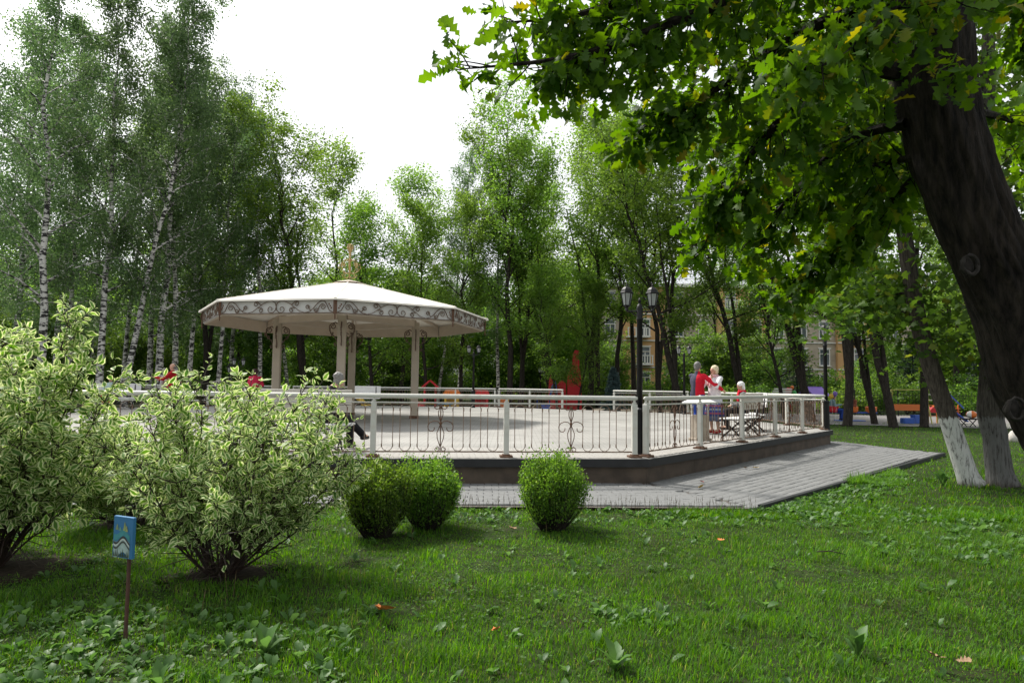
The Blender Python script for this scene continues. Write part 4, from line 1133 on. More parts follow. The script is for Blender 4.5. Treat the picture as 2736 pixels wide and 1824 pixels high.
# dense young trees closing the view under the tall crowns
def thicket_geo(seed, H, r, nleaf, leaf, lm):
    rng = np.random.default_rng(seed); mb = MB(); cl = []
    for st in range(3):
        a = rng.uniform(0, 6.28); bp = branch_pts((math.cos(a) * .2, math.sin(a) * .2, 0), (math.cos(a) * .18, math.sin(a) * .18, 1), H * rng.uniform(.8, 1), 7, 0, .06, rng)
        mb.tube(bp, [.07, .06, .05, .04, .03, .02, .012, .004], 5, False)
        for k in range(26):
            f = rng.uniform(.06, 1); i = min(int(f * 7), 6); p = bp[i] + (bp[i + 1] - bp[i]) * (f * 7 - i); b = rng.uniform(0, 6.28)
            L_ = r * math.sqrt(max(.1, 1 - ((f - .4) / .7) ** 2)) * rng.uniform(.5, 1.1)
            q = branch_pts(p, (math.cos(b), math.sin(b), rng.uniform(.1, .7)), L_, 4, 0, .15, rng); mb.tube(q, [.016, .012, .01, .007, .003], 3, False); cl += q[1:]
    cl = np.array(cl); ci = rng.integers(0, len(cl), nleaf); P_ = cl[ci] + rng.normal(0, 1, (nleaf, 3)) * np.array([.36, .36, .22]); P_[:, 2] = np.abs(P_[:, 2])
    d = rand_dirs(nleaf, rng) * np.array([1, 1, .5]) + np.array([0, 0, -.25])
    return mb.mesh('stems', M_dark), stamp('foliage', LQ_V, LQ_F, frames(d, rand_dirs(nleaf, rng, .9)) * (leaf * rng.uniform(.65, 1.35, nleaf))[:, None, None], P_, lm)
THK = [thicket_geo(35, 9, 2.4, 15000, .19, ML_dark), thicket_geo(36, 11, 2.8, 17000, .19, ML_lime), thicket_geo(37, 7, 2.2, 12000, .18, ML_dark)]
thk = []
for px in range(-150, 1600, 120): thk.append((px + rs.uniform(-20, 20), rs.uniform(50, 60), int(rs.integers(0, 3)), rs.uniform(.85, 1.2)))
for px in range(-150, 1600, 130): thk.append((px + rs.uniform(-30, 30), rs.uniform(64, 80), int(rs.integers(0, 2)), rs.uniform(1.2, 1.6)))
for px, Y, k, s in ((1640, 60, 2, .8), (1825, 62, 2, .75), (1900, 54, 2, .85), (1975, 52, 2, .8), (2045, 50, 2, .62), (2300, 60, 2, .6), (2385, 56, 2, .8), (2450, 60, 0, .8), (2520, 56, 1, .9), (2600, 58, 0, 1.0), (2680, 54, 1, 1.0), (2770, 50, 0, 1.1), (2860, 55, 1, 1.1)):
    thk.append((px, Y, k, s))
thk.sort(); cnt2 = {}
NUM = ORD + ['tenth', 'eleventh', 'twelfth', 'thirteenth', 'fourteenth', 'fifteenth', 'sixteenth', 'seventeenth']
for px, Y, k, s in thk:
    sw_ = side_word(px); c = cnt2.get(sw_, 0); cnt2[sw_] = c + 1
    t = thing('young_tree', NUM[min(c, 16)] + ' dense young tree from the left, ' + sw_, 'tree', ((px - 1368) / 1824 * Y, Y, -.06), rs.uniform(0, 6.28), 'dense young trees in the back', s)
    link('stems', THK[k][0], t); link('foliage', THK[k][1], t)

# distant belt of wood, one mass
rb = np.random.default_rng(51); n = 34000
ang = rb.uniform(-1.15, 1.15, n); rad = rb.uniform(98, 125, n); top = 9 + 5 * vnoise(ang * 40, ang * 0, 3) + 3 * vnoise(ang * 160, 0, 5)
Pz = np.stack([np.sin(ang) * rad, np.cos(ang) * rad, rb.uniform(0, 1, n) ** .8 * top], 1)
Rb = frames(rand_dirs(n, rb), rand_dirs(n, rb, .5)) * (rb.uniform(.9, 2.0, n))[:, None, None]
tag(link('far_wood', stamp('far_wood', LQ_V, LQ_F, Rb, Pz, ML_belt)), 'dense far-off wood closing the view behind all the trees', 'wood', kind='stuff')

# conifers
def spruce_geo(seed, H, r, n, lm):
    rng = np.random.default_rng(seed); mb = MB(); mb.tube([(0, 0, 0), (0, 0, H)], [.07, .01], 6)
    D = []; T = []; 
    for k in range(int(H * 7)):
        z = H * (.08 + .9 * k / (H * 7)); rad = r * (1 - z / H) * rng.uniform(.8, 1.1) + .05
        for q in range(9):
            a = rng.uniform(0, 6.28); bp = branch_pts((0, 0, z), (math.cos(a), math.sin(a), .12), rad, 3, -.06, .08, rng)
            mb.tube(bp, [.012, .01, .008, .003], 3, False)
            m_ = int(n / (H * 7 * 9))
            f = rng.uniform(.1, 1, m_); i = np.minimum((f * 3).astype(int), 2); B = np.array(bp)
            T.append(B[i] + (B[i + 1] - B[i]) * (f * 3 - i)[:, None]); D.append(np.tile(B[3] - B[0], (m_, 1)) / rad + rng.normal(0, .6, (m_, 3)))
    T = np.concatenate(T); D = np.concatenate(D); m_ = len(T)
    R = frames(D, rand_dirs(m_, rng, .8)) * np.array([.35, 1, 1])[None, None, :] * (.14 * rng.uniform(.7, 1.3, m_))[:, None, None]
    return mb.mesh('trunk', M_dark), stamp('crown', LQ_V, LQ_F, R, T, lm)
g = spruce_geo(61, 2.9, .95, 9000, ML_spruce); make_tree('blue_spruce', g, 'small blue spruce left of the near lamp, behind the far railing', 1640, 41, 0, None)
g2 = spruce_geo(62, 5.5, 1.7, 9000, ML_fir); make_tree('fir_tree', g2, 'dark fir behind the stout forked tree and purple playhouse', 2130, 43, 0, None)
make_tree('fir_tree', g2, 'dark conifer behind the swing frame', 2440, 48, 1.0, None, 1.1)
make_tree('fir_tree', g2, 'dark conifer behind the whitewashed trunks', 2620, 50, 2.0, None, 1.0)

# whitewashed leaning tree and its neighbour (middle distance, right)
def trunk_obj(pts, rs, n, m, name, parent, rough=.0, seed=0, ridge=0.0, K=5):
    P_ = [Vector(p) for p in pts]; sub = []; rr = []
    for i in range(len(P_) - 1):
        p0 = P_[max(i - 1, 0)]; p1 = P_[i]; p2 = P_[i + 1]; p3 = P_[min(i + 2, len(P_) - 1)]
        for k in range(K):
            t = k / K
            sub.append(.5 * ((2 * p1) + (p2 - p0) * t + (2 * p0 - 5 * p1 + 4 * p2 - p3) * t * t + (3 * p1 - p0 - 3 * p2 + p3) * t ** 3)); rr.append(rs[i] * (1 - t) + rs[i + 1] * t)
    sub.append(P_[-1]); rr.append(rs[-1])
    mb = MB(); mb.tube(sub, rr, n)
    if rough:
        rg = np.random.default_rng(seed); k = len(sub); out = []
        ph = rg.uniform(0, 6.28, 6)
        for i in range(k):
            for j in range(n):
                v = Vector(mb.v[i * n + j]); a = 2 * PI * j / n
                d = (v - sub[i]); f = 1 + rough * (math.sin(a * 7 + ph[0] + i * .25) * .5 + math.sin(a * 13 + ph[1] - i * .4) * .35 + math.sin(a * 3 + ph[2] + i * .6) * .5) + rg.normal(0, rough * .25)
                out.append(tuple(sub[i] + d * f))
        mb.v = out
    if ridge:
        k = len(sub); A = np.array(mb.v).reshape(k, n, 3); C_ = np.array([tuple(p) for p in sub])[:, None, :]
        ang = np.linspace(0, 1, n, endpoint=False)[None, :] * np.ones((k, 1)); hz = np.cumsum([0] + [(sub[i + 1] - sub[i]).length for i in range(k - 1)])[:, None] * np.ones((1, n))
        u = ang + .02 * vnoise(hz * 2.2, ang * 6, seed); r1 = np.abs(vnoise(u * 26, hz * 2.6, seed + 1) - .5) * 2; r2 = np.abs(vnoise(u * 52, hz * 6.0, seed + 2) - .5) * 2; lo = vnoise(u * 5, hz * 1.1, seed + 3)
        f = 1 + ridge * (.9 * r1 + .5 * r2 - .7) + ridge * .7 * (lo - .5)
        mb.v = [tuple(v) for v in (C_ + (A - C_) * f[:, :, None]).reshape(-1, 3)]
    return mb.build(name, m, parent, True), sub, rr

MAPLE_V = [(0, 0, 0), (.18, -.05, .02), (.42, .10, .03), (.30, .28, .0), (.52, .55, .04), (.24, .56, .0), (0, 1.0, -.06), (-.24, .56, 0), (-.52, .55, .04), (-.30, .28, 0), (-.42, .10, .03), (-.18, -.05, .02)]
MAPLE_F = [(0, 1, 2, 3), (0, 3, 4, 5), (0, 5, 6), (0, 6, 7), (0, 7, 8, 9), (0, 9, 10, 11)]
ML_near = leaf_mat('near_maple_leaves', (.026, .068, .010), (.075, .150, .020), (.13, .15, .02), trans=.48, rough=.6, spec=.25)
def crown_on(name, bases, nleaf, leaf, lm, parent, seed, rx=.45, tv=MAPLE_V, tf=MAPLE_F, bm=M_dark, tb=None):
    rng = np.random.default_rng(seed); mb = MB(); cl = []
    for (p, d, L_, r) in bases:
        bp = branch_pts(p, d, L_, 6, -.02, .14, rng); mb.tube(bp, [r, r * .8, r * .65, r * .5, r * .35, r * .2, .005], 5, False)
        for q in range(9):
            f = .2 + .78 * q / 9; i = min(int(f * 6), 5); sp = bp[i] + (bp[i + 1] - bp[i]) * (f * 6 - i)
            dd = np.array(d) / np.linalg.norm(d) + rng.normal(0, .8, 3); spp = branch_pts(sp, dd, L_ * rng.uniform(.18, .36), 3, -.06, .2, rng)
            mb.tube(spp, [r * .35, r * .25, r * .15, .003], 3, False); cl += [*spp[1:]]
        cl.append(bp[-1])
    cl = np.array(cl); ci = rng.integers(0, len(cl), nleaf)
    P_ = cl[ci] + rng.normal(0, 1, (nleaf, 3)) * np.array([rx, rx, rx * .5])
    d = rand_dirs(nleaf, rng) * np.array([1, 1, .5]) + np.array([0, 0, -.35])
    R = frames(d, rand_dirs(nleaf, rng, 1.1)) * (leaf * rng.uniform(.6, 1.3, nleaf))[:, None, None]
    mb.build('limbs', bm, parent)
    return link(name, stamp(name, tv, tf, R, P_, lm), parent)

wt = thing('whitewashed_tree', 'leaning trunk with smooth whitewashed foot, right of the path tip', 'tree', (7.78, 11.7, -.05))
_, sub, rr = trunk_obj([(.05, 0, 0), (-.05, 0, .25), (-.35, .03, 1.3), (-.72, .05, 2.6), (-.92, .1, 4.2), (-1.0, .2, 6.0), (-.9, .3, 8.5), (-.8, .4, 11)], [.215, .165, .145, .135, .125, .11, .09, .03], 48, M_limed, 'trunk', wt, 0, 4, .035, 6)
bs = []
rg = np.random.default_rng(71)
for k in range(15):
    i = int(22.5 + k * .8); p = np.array(sub[min(int(i * 6 / 5), len(sub) - 1)]); a = rg.uniform(0, 6.28)
    bs.append((p, (math.cos(a), math.sin(a), rg.uniform(.05, .5)), rg.uniform(1.2, 1.8) + max(0, p[2] - 4.5) * .25, .045))
# the low sprays that hang left of the trunk
bs.append((np.array((-.78, .06, 2.9)), (-1, .5, .12), 1.1, .022)); bs.append((np.array((-.8, .06, 3.3)), (-.8, .8, .1), 1.3, .03)); bs.append((np.array((-.8, .06, 3.6)), (-.5, 1, .05), 1.2, .03)); bs.append((np.array((-.7, .06, 2.5)), (.8, .3, .1), 1.2, .02))
crown_on('crown', bs, 9000, .125, ML_near, wt, 72, .5)
w2 = thing('rough_whitewashed_tree', 'stout trunk with furrowed, worn whitewash, partly behind the oak', 'tree', (8.34, 11.75, -.05))
_, sub2, _ = trunk_obj([(.05, 0, 0), (.0, 0, .25), (-.06, 0, .8), (-.13, 0, 1.30), (-.06, 0, 2.2), (-.06, .05, 3.6), (0, .1, 5.5), (.2, .2, 8), (.3, .2, 10)], [.26, .20, .185, .205, .19, .18, .15, .1, .03], 72, M_limed2, 'trunk', w2, 0, 8, .10, 8)
bs = []
for k in range(14):
    p = np.array(sub2[min(32 + int(k * 1.7), len(sub2) - 1)]); a = rg.uniform(0, 6.28); bs.append((p, (math.cos(a), math.sin(a), rg.uniform(.05, .5)), rg.uniform(1.8, 3.2), .04))
crown_on('crown', bs, 9000, .125, ML_near, w2, 74, .55)

# ------------------------------------------------------------------ the oak (near, right)
oak = thing('oak_tree', 'big dark oak whose leaning trunk and leafy boughs fill the upper right', 'oak', (4.15, 4.7, -.05))
O0 = Vector((4.15, 4.7, -.05))
def w2l(v): return np.array(v) - np.array(O0)
ax = [(4.5, 4.75, -.05), (4.22, 4.7, .35), (3.80, 4.6, 1.2), (3.60, 4.6, 1.6), (3.43, 4.6, 2.1), (3.15, 4.6, 2.72), (2.95, 4.6, 3.42), (2.86, 4.6, 4.2), (2.8, 4.62, 5.0), (2.65, 4.7, 6.5), (2.5, 4.8, 8.5)]
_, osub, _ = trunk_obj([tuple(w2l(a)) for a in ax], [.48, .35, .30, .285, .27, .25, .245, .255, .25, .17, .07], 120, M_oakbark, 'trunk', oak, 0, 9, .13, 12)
# pruned-branch scars
for (px, py, Y, r) in ((2590, 708, 4.375, .050), (2712, 1092, 4.345, .055)):
    c = at(px, py, Y); mb = MB(); pts = [w2l(c + Vector((r * math.cos(a * PI / 8), -.02, r * 1.25 * math.sin(a * PI / 8)))) for a in range(17)]
    mb.tube([p + np.array((0, .012, 0)) for p in pts], .012, 6); mb.ell(w2l(c + Vector((0, .03, 0))), (r * .95, .022, r * 1.15), None, 14, 8); rq = np.random.default_rng(px); mb.v = [tuple(np.array(v) + rq.normal(0, .004, 3)) for v in mb.v]; mb.build('branch_scar', plain('scar', (.018, .015, .012), .95, noise=.4, nscale=25, bump=.6), oak, True)
# lobed oak leaf
half = [(0, 0), (.03, .10), (.13, .20), (.06, .28), (.25, .43), (.10, .51), (.32, .68), (.15, .76), (.21, .89), (0, 1.0)]
OV = [(0, t, .0) for t in (0, .25, .5, .75, 1.0)]
def oak_leaf(curl):
    V = []; F = []
    mid = [(0, y, -curl * (y - .4) ** 2) for x, y in half]
    V += mid
    for s in (1, -1):
        V += [(s * x, y, abs(x) * .28 - curl * (y - .4) ** 2) for x, y in half[1:-1]]
    n = len(half); m = n - 2
    for q, s in enumerate((1, -1)):
        b = n + q * m
        for i in range(n - 1):
            L0 = None if i == 0 else b + i - 1; L1 = None if i == n - 2 else b + i
            f = [i] + ([L0] if L0 is not None else []) + ([L1] if L1 is not None else []) + [i + 1]
            F.append(tuple(f) if s > 0 else tuple(f[::-1]))
    return V, F
ML_oak = leaf_mat('oak_leaves', (.030, .086, .007), (.082, .165, .014), (.19, .18, .015), trans=.56, rough=.6, spec=.22, hue=.0)
def bez(pts, n=14):
    P_ = [Vector(p) for p in pts]; out = []
    for i in range(len(P_) - 1):
        p0 = P_[max(i - 1, 0)]; p1 = P_[i]; p2 = P_[i + 1]; p3 = P_[min(i + 2, len(P_) - 1)]
        for k in range(n):
            t = k / n; out.append(.5 * ((2 * p1) + (p2 - p0) * t + (2 * p0 - 5 * p1 + 4 * p2 - p3) * t * t + (3 * p1 - p0 - 3 * p2 + p3) * t ** 3))
    out.append(P_[-1]); return out
TR = Vector((2.85, 4.6, 4.3))
boughs = [  # control points and bough radius
 ([TR, at(2150, -60, 4.5), at(1850, 40, 4.3), at(1640, 120, 4.2), at(1480, 160, 4.05), at(1235, 185, 3.9)], .05, 1.0),
 ([TR, at(2100, -160, 4.6), at(1800, -60, 4.4), at(1610, 20, 4.35), at(1480, 50, 4.25), at(1350, 60, 4.15)], .045, .9),
 ([TR, at(2200, 60, 4.7), at(2000, 180, 4.6), at(1860, 270, 4.6), at(1750, 310, 4.6), at(1690, 370, 4.6)], .05, 1.0),
 ([at(2400, 200, 4.6), at(2230, 190, 4.6), at(2080, 330, 4.7), at(1970, 460, 4.8), at(1910, 570, 5.0), at(1880, 670, 5.1)], .045, .85),
 ([at(2420, 330, 4.6), at(2260, 380, 5.0), at(2120, 520, 5.3), at(2030, 620, 5.6), at(1985, 700, 5.8)], .04, .8),
 ([TR, at(2300, -120, 5.0), at(2050, 0, 5.4), at(1850, 110, 5.6), at(1740, 180, 5.7)], .05, 1.1),
 ([TR, at(2350, -50, 5.2), at(2200, 150, 5.6), at(2050, 260, 5.9), at(1950, 370, 6.0), at(1860, 430, 6.0)], .05, 1.0),
 ([TR, at(2480, -80, 4.0), at(2350, 60, 3.7), at(2200, 160, 3.5), at(2080, 210, 3.4)], .035, .8),
 ([at(2560, 60, 4.6), at(2650, -40, 4.9), at(2740, 60, 5.2), at(2760, 200, 5.4)], .04, 1.0),
 ([at(2620, 300, 4.7), at(2720, 330, 5.4), at(2800, 400, 5.8)], .03, .8),
 ([at(2450, 420, 4.6), at(2350, 440, 5.2), at(2260, 480, 5.6), at(2180, 560, 5.9)], .03, .9),
 ([at(2440, 480, 4.9), at(2350, 560, 5.6), at(2250, 640, 6.1), at(2150, 720, 6.4), at(2090, 790, 6.5)], .03, 1.2),
 ([at(2440, 300, 4.9), at(2330, 300, 5.6), at(2220, 360, 6.0), at(2130, 430, 6.2), at(2060, 520, 6.3)], .03, 1.2),
 ([at(2500, 240, 4.3), at(2530, 200, 4.05), at(2560, 190, 3.95)], .008, .12),
 ([TR, at(2250, -250, 4.2), at(1980, -220, 4.1), at(1780, -180, 4.0)], .05, .6),
]
lb = MB(); oT = []; oD = []
rg = np.random.default_rng(81)
for ctrl, r, dens in boughs:
    pts = bez(ctrl, 8); k = len(pts)
    lb.tube([w2l(p) for p in pts], [max(.004, r * (1 - i / k) ** .8) for i in range(k)], 6, False)
    for i in range(int(k * .12), k):
        f = i / k
        thin = 1.0 if f < .74 else .38
        for q in range(int(3 * dens * thin + rg.uniform(0, 1.0))):
            d0 = (pts[min(i + 1, k - 1)] - pts[i - 1]).normalized(); d = np.array(d0) + rg.normal(0, .75, 3); d[2] -= .15
            Ls = rg.uniform(.18, .55) * (1.15 - .75 * f) if dens > .2 else .12
            tw = branch_pts(pts[i], d, Ls, 3, -.10, .2, rg); lb.tube([w2l(p) for p in tw], [.006, .005, .004, .002], 3, False)
            for p in tw[1:]:
                for z in range(3 if f < .8 else 2):
                    oT.append(np.array(p) + rg.normal(0, .045, 3)); oD.append(unit(np.array(d)) + rg.normal(0, .8, 3) + np.array((0, 0, -.45)))
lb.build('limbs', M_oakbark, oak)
oT = np.array(oT); oD = np.array(oD); n = len(oT)
S = .135 * rg.uniform(.65, 1.25, n)
oR = frames(oD, rand_dirs(n, rg, .9)) * S[:, None, None]
OL = [oak_leaf(.35), oak_leaf(.9), oak_leaf(-.3)]
mO = [small_mesh('leaf', v, f, ML_oak, None, True) for v, f in OL]
crown = MB(); crown.tube([w2l(p) for p in bez([TR, at(2150, -100, 4.5), at(1900, -40, 4.4)], 6)], .012, 5); crown = crown.build('crown', M_oakbark, oak)
dv = oT - np.array([0, 0, EYE]); dep = dv @ np.array(_f); sx_ = dv @ np.array(CR) / dep; sy_ = dv @ np.array(CU) / dep
vis = (np.abs(sx_) < .74) & (np.abs(sy_) < .49)
score = np.where(vis, S / dep, 0) * (1 + 1.2 * (sx_ < .25)); oo = np.argsort(-score)
for i in oo[:300]:
    o = link('leaf', mO[int(i) % 3], crown); m4 = np.eye(4); m4[:3, :3] = oR[i]; m4[:3, 3] = w2l(oT[i]); o.matrix_local = Matrix(m4.tolist())
rest = oo[300:]
for q in range(3):
    r_ = rest[q::3]
    tag(link('leaf_mass', stamp('leaf_mass', OL[q][0], OL[q][1], oR[r_], oT[r_] - np.array(O0), ML_oak, None, True), crown), kind='stuff')

# ------------------------------------------------------------------ variegated dogwoods
def variegated():
    m, nt, b = mat('variegated_leaf'); N = nt.nodes; L = nt.links
    uv = N.new('ShaderNodeUVMap'); sx = N.new('ShaderNodeSeparateXYZ'); L.new(uv.outputs[0], sx.inputs[0])
    geo = N.new('ShaderNodeNewGeometry')
    ad = N.new('ShaderNodeVectorMath'); ad.operation = 'ADD'
    cb = N.new('ShaderNodeCombineXYZ'); L.new(geo.outputs['Random Per Island'], cb.inputs[2])
    sc_ = N.new('ShaderNodeVectorMath'); sc_.operation = 'SCALE'; sc_.inputs['Scale'].default_value = 40; L.new(cb.outputs[0], sc_.inputs[0])
    L.new(uv.outputs[0], ad.inputs[0]); L.new(sc_.outputs[0], ad.inputs[1])
    nz = N.new('ShaderNodeTexNoise'); nz.inputs['Scale'].default_value = 2.6; nz.inputs['Detail'].default_value = 3; L.new(ad.outputs[0], nz.inputs['Vector'])
    ma = N.new('ShaderNodeMath'); ma.operation = 'MULTIPLY_ADD'; ma.inputs[1].default_value = .75; L.new(nz.outputs['Fac'], ma.inputs[0]); L.new(sx.outputs[0], ma.inputs[2])
    mr = N.new('ShaderNodeMapRange'); mr.inputs[1].default_value = .80; mr.inputs[2].default_value = 1.0; L.new(ma.outputs[0], mr.inputs[0])
    gr = N.new('ShaderNodeValToRGB'); gr.color_ramp.elements[0].color = (.055, .150, .022, 1); gr.color_ramp.elements[1].color = (.16, .31, .05, 1); L.new(geo.outputs['Random Per Island'], gr.inputs[0])
    mx = N.new('ShaderNodeMix'); mx.data_type = 'RGBA'; L.new(mr.outputs[0], mx.inputs[0]); L.new(gr.outputs[0], mx.inputs[6]); mx.inputs[7].default_value = (.62, .68, .36, 1)
    L.new(mx.outputs[2], b.inputs['Base Color']); b.inputs['Roughness'].default_value = .5; b.inputs['Specular IOR Level'].default_value = .35
    tr = N.new('ShaderNodeBsdfTranslucent'); hs = N.new('ShaderNodeHueSaturation'); hs.inputs['Value'].default_value = 1.35; hs.inputs['Saturation'].default_value = 1.15; hs.inputs['Hue'].default_value = .49
    L.new(mx.outputs[2], hs.inputs['Color']); L.new(hs.outputs[0], tr.inputs[0])
    ms = N.new('ShaderNodeMixShader'); ms.inputs[0].default_value = .42; L.new(b.outputs[0], ms.inputs[1]); L.new(tr.outputs[0], ms.inputs[2]); L.new(ms.outputs[0], N['Material Output'].inputs[0])
    return m
M_var = variegated()
def dog_leaf(curl):
    ys = [0, .28, .62, 1.0]; ws = [.03, .26, .25, .0]; V = []; F = []; U = []
    for y, w in zip(ys, ws):
        zc = -curl * (y - .3) ** 2
        for u in (-1, 0, 1): V.append((u * w, y, zc + abs(u) * w * (.18 + .12 * y))); U.append((abs(u), y))
    for i in range(3):
        for j in range(2):
            a = i * 3 + j; F.append((a, a + 1, a + 4, a + 3))
    return V, F, U
DL = [dog_leaf(.25), dog_leaf(.8), dog_leaf(-.1)]
mD = [small_mesh('leaf', v, f, M_var, u, True) for v, f, u in DL]
M_twig = plain('dogwood_twig', (.030, .017, .013), .6, noise=.2, nscale=10)
def dogwood(label, loc, h, rx, ry, nst, seed, leaf, dens=1.0, nobj=300, skew=0.0):
    rng = np.random.default_rng(seed); t = thing('variegated_dogwood', label, 'shrub', loc, 0, 'variegated dogwood shrubs')
    mb = MB(); T = []; D = []; N_ = []
    for k in range(nst):
        a = 6.28 * k / nst + rng.normal(0, .35); rad = rng.uniform(.1, 1.0) ** .6
        tip = np.array([math.cos(a) * rx * rad + skew * h, math.sin(a) * ry * rad, h * (rng.uniform(.72, 1.03) if k % 4 else rng.uniform(.4, .7)) * math.sqrt(max(.08, 1 - .52 * rad ** 3))])
        base = np.array([math.cos(a) * .09, math.sin(a) * .09, 0]); mid = base * .45 + tip * .55 + np.array([math.cos(a), math.sin(a), 0]) * .02 + np.array([0, 0, -.03 * h]) + rng.normal(0, .04, 3)
        bp = [np.array(p) for p in bez([base, base + (mid - base) * .5 + rng.normal(0, .02, 3), mid, tip], 4)]
        nb_ = len(bp); mb.tube(bp, [.011 * (1 - .8 * i / nb_) for i in range(nb_)], 5, False)
        for i in range(3, nb_):
            f = i / nb_
            for q in range(5 if f > .5 else 3):
                d = (bp[i] - bp[i - 1]); d = unit(d) * .7 + rng.normal(0, .65, 3) + np.array([0, 0, .15])
                L_ = rng.uniform(.12, .32) * (1.2 - .4 * f)
                tw = branch_pts(bp[i], d, L_, 4, .02, .16, rng); mb.tube(tw, [.005, .0045, .004, .003, .0015], 3, False)
                for j in range(1, 5):
                    for s in (-1, 1):
                        if rng.uniform() > dens: continue
                        dd = tw[j] - tw[j - 1]; sd_ = np.cross(unit(dd), rand_dirs(1, rng, .4)[0])
                        lv = unit(dd) * rng.uniform(.3, .9) + unit(sd_) * s + np.array([0, 0, -.25]) + rng.normal(0, .2, 3)
                        T.append(tw[j] + unit(lv) * .012); D.append(lv); N_.append(rand_dirs(1, rng, 1.6)[0])
                T.append(tw[4]); D.append(tw[4] - tw[3] + np.array([0, 0, .01])); N_.append(rand_dirs(1, rng, .6)[0])
    T = np.array(T); D = np.array(D); N_ = np.array(N_); n = len(T)
    ok = T[:, 2] > (.20 + .12 * np.sin(T[:, 0] * 9) ** 2 + .26 * np.clip(1 - np.hypot(T[:, 0], T[:, 1]) / (rx * .8), 0, 1)) * h / 1.7; T, D, N_ = T[ok], D[ok], N_[ok]; n = len(T)
    R = frames(D, N_) * (leaf * rng.uniform(.45, 1.35, n))[:, None, None]
    mb.build('stems', M_twig, t)
    # the leaves nearest the viewer's side and the top are single parts
    sc_ = -T[:, 1] / ry + T[:, 2] / h + rng.uniform(0, .5, n); oo = np.argsort(-sc_)
    for i in oo[:nobj]:
        o = link('leaf', mD[int(i) % 3], t); m4 = np.eye(4); m4[:3, :3] = R[i]; m4[:3, 3] = T[i]; o.matrix_local = Matrix(m4.tolist())
    re = oo[nobj:]
    for q in range(3):
        r_ = re[q::3]; tag(link('foliage', stamp('foliage', DL[q][0], DL[q][1], R[r_], T[r_], M_var, DL[q][2], True), t), kind='stuff')
    return t
dogwood('variegated green and cream shrub in the centre left, its bare stems showing at the foot', (-2.40, 5.8, -.05), 1.60, 1.06, .9, 40, 91, .064, skew=.03)
dogwood('tallest variegated shrub at the left edge of the picture', (-4.42, 5.9, -.05), 2.14, 1.02, .95, 46, 92, .076)
dogwood('lower variegated shrub between the two big ones, farther back', (-4.2, 7.8, -.05), 1.1, .8, .8, 24, 93, .066, nobj=200)
for (x, y, r) in ((-2.36, 5.75, .42), (-4.4, 5.85, .6), (-4.2, 7.75, .4)):
    mb = MB(); prof = [(r * 1.15, -.004), (r * .8, .001), (r * .45, .004), (.02, .006)]; mb.lathe(prof, 26)
    rgq = np.random.default_rng(int(r * 100)); mb.v = [(v[0] * rgq.uniform(.8, 1.15), v[1] * rgq.uniform(.8, 1.15), v[2] + rgq.uniform(0, .006)) for v in mb.v]
    o = mb.build('soil_patch', M_soil, None, True); o.location = (x, y, -.045); tag(o, kind='structure')

# ------------------------------------------------------------------ clipped small-leaved bushes
ML_bush = leaf_mat('clipped_bush_leaves', (.045, .11, .012), (.12, .22, .030), (.20, .27, .07), trans=.48)
def clipped_geo(seed, rx, h, nst, nleaf):
    # stems fan out low, so the bush is broad from a third of its height
    rng = np.random.default_rng(seed); mb = MB(); T = []; D = []
    for k in range(nst):
        a = rng.uniform(0, 6.28); rad = rng.uniform(0, 1) ** .5
        lob = 1 + .13 * math.sin(2 * a + seed) + .10 * math.sin(5 * a + seed * 2); hl = 1 + .09 * math.sin(3 * a + seed * 3) * rad + rng.normal(0, .03)
        tip = np.array([math.cos(a) * rx * rad * lob, math.sin(a) * rx * rad * lob, h * hl * (.80 + .22 * rng.uniform()) * math.sqrt(1 - .45 * rad ** 2.5)]); base = np.array([math.cos(a) * .13, math.sin(a) * .13, 0]) * rad
        tip += np.array([0, 0, max(0, rng.normal(-.02, .07))]); mid = base * .5 + tip * .5 + np.array([math.cos(a), math.sin(a), -.12]) * rx * .16 * rad
        bp = [np.array(p) for p in bez([base, mid, tip], 4)]; mb.tube(bp, [.006 * (1 - .8 * i / 9) for i in range(len(bp))], 3, False)
        m_ = nleaf // nst; f = rng.uniform(.10, 1.0, m_) ** .6; i = np.minimum((f * 8).astype(int), 7); B = np.array(bp)
        o = rng.normal(0, .032, (m_, 3))
        T.append(B[i] + (B[i + 1] - B[i]) * (f * 8 - i)[:, None] + o); D.append(unit(B[i + 1] - B[i]) * .9 + rng.normal(0, .7, (m_, 3)))
    T = np.concatenate(T); D = np.concatenate(D); n = len(T)
    R = frames(D, rand_dirs(n, rng, .6)) * np.array([.8, 1, 1])[None, None, :] * (.026 * rng.uniform(.6, 1.4, n))[:, None, None]
    return mb.mesh('stems', M_dark), stamp('foliage', LQ_V, LQ_F, R, T, ML_bush)
CB = [clipped_geo(101, .37, .76, 300, 21000), clipped_geo(102, .39, .72, 300, 21000)]
for (x, y, k, s, rz, lab) in ((-1.40, 7.3, 0, (1.0, 1, .98), 0, 'clipped green bush nearest the variegated shrub'),
                              (-.93, 7.75, 1, (1.02, 1, 1.0), 2, 'clipped green bush in the middle, just behind the first one'),
                              (.47, 7.75, 1, (1.02, 1, 1.10), 4.2, 'clipped round bush standing alone on the right')):
    t = thing('clipped_bush', lab, 'bush', (x, y, -.05), rz, 'clipped green bushes before the path'); t.scale = s
    link('stems', CB[k][0], t); tag(link('foliage', CB[k][1], t), kind='stuff')

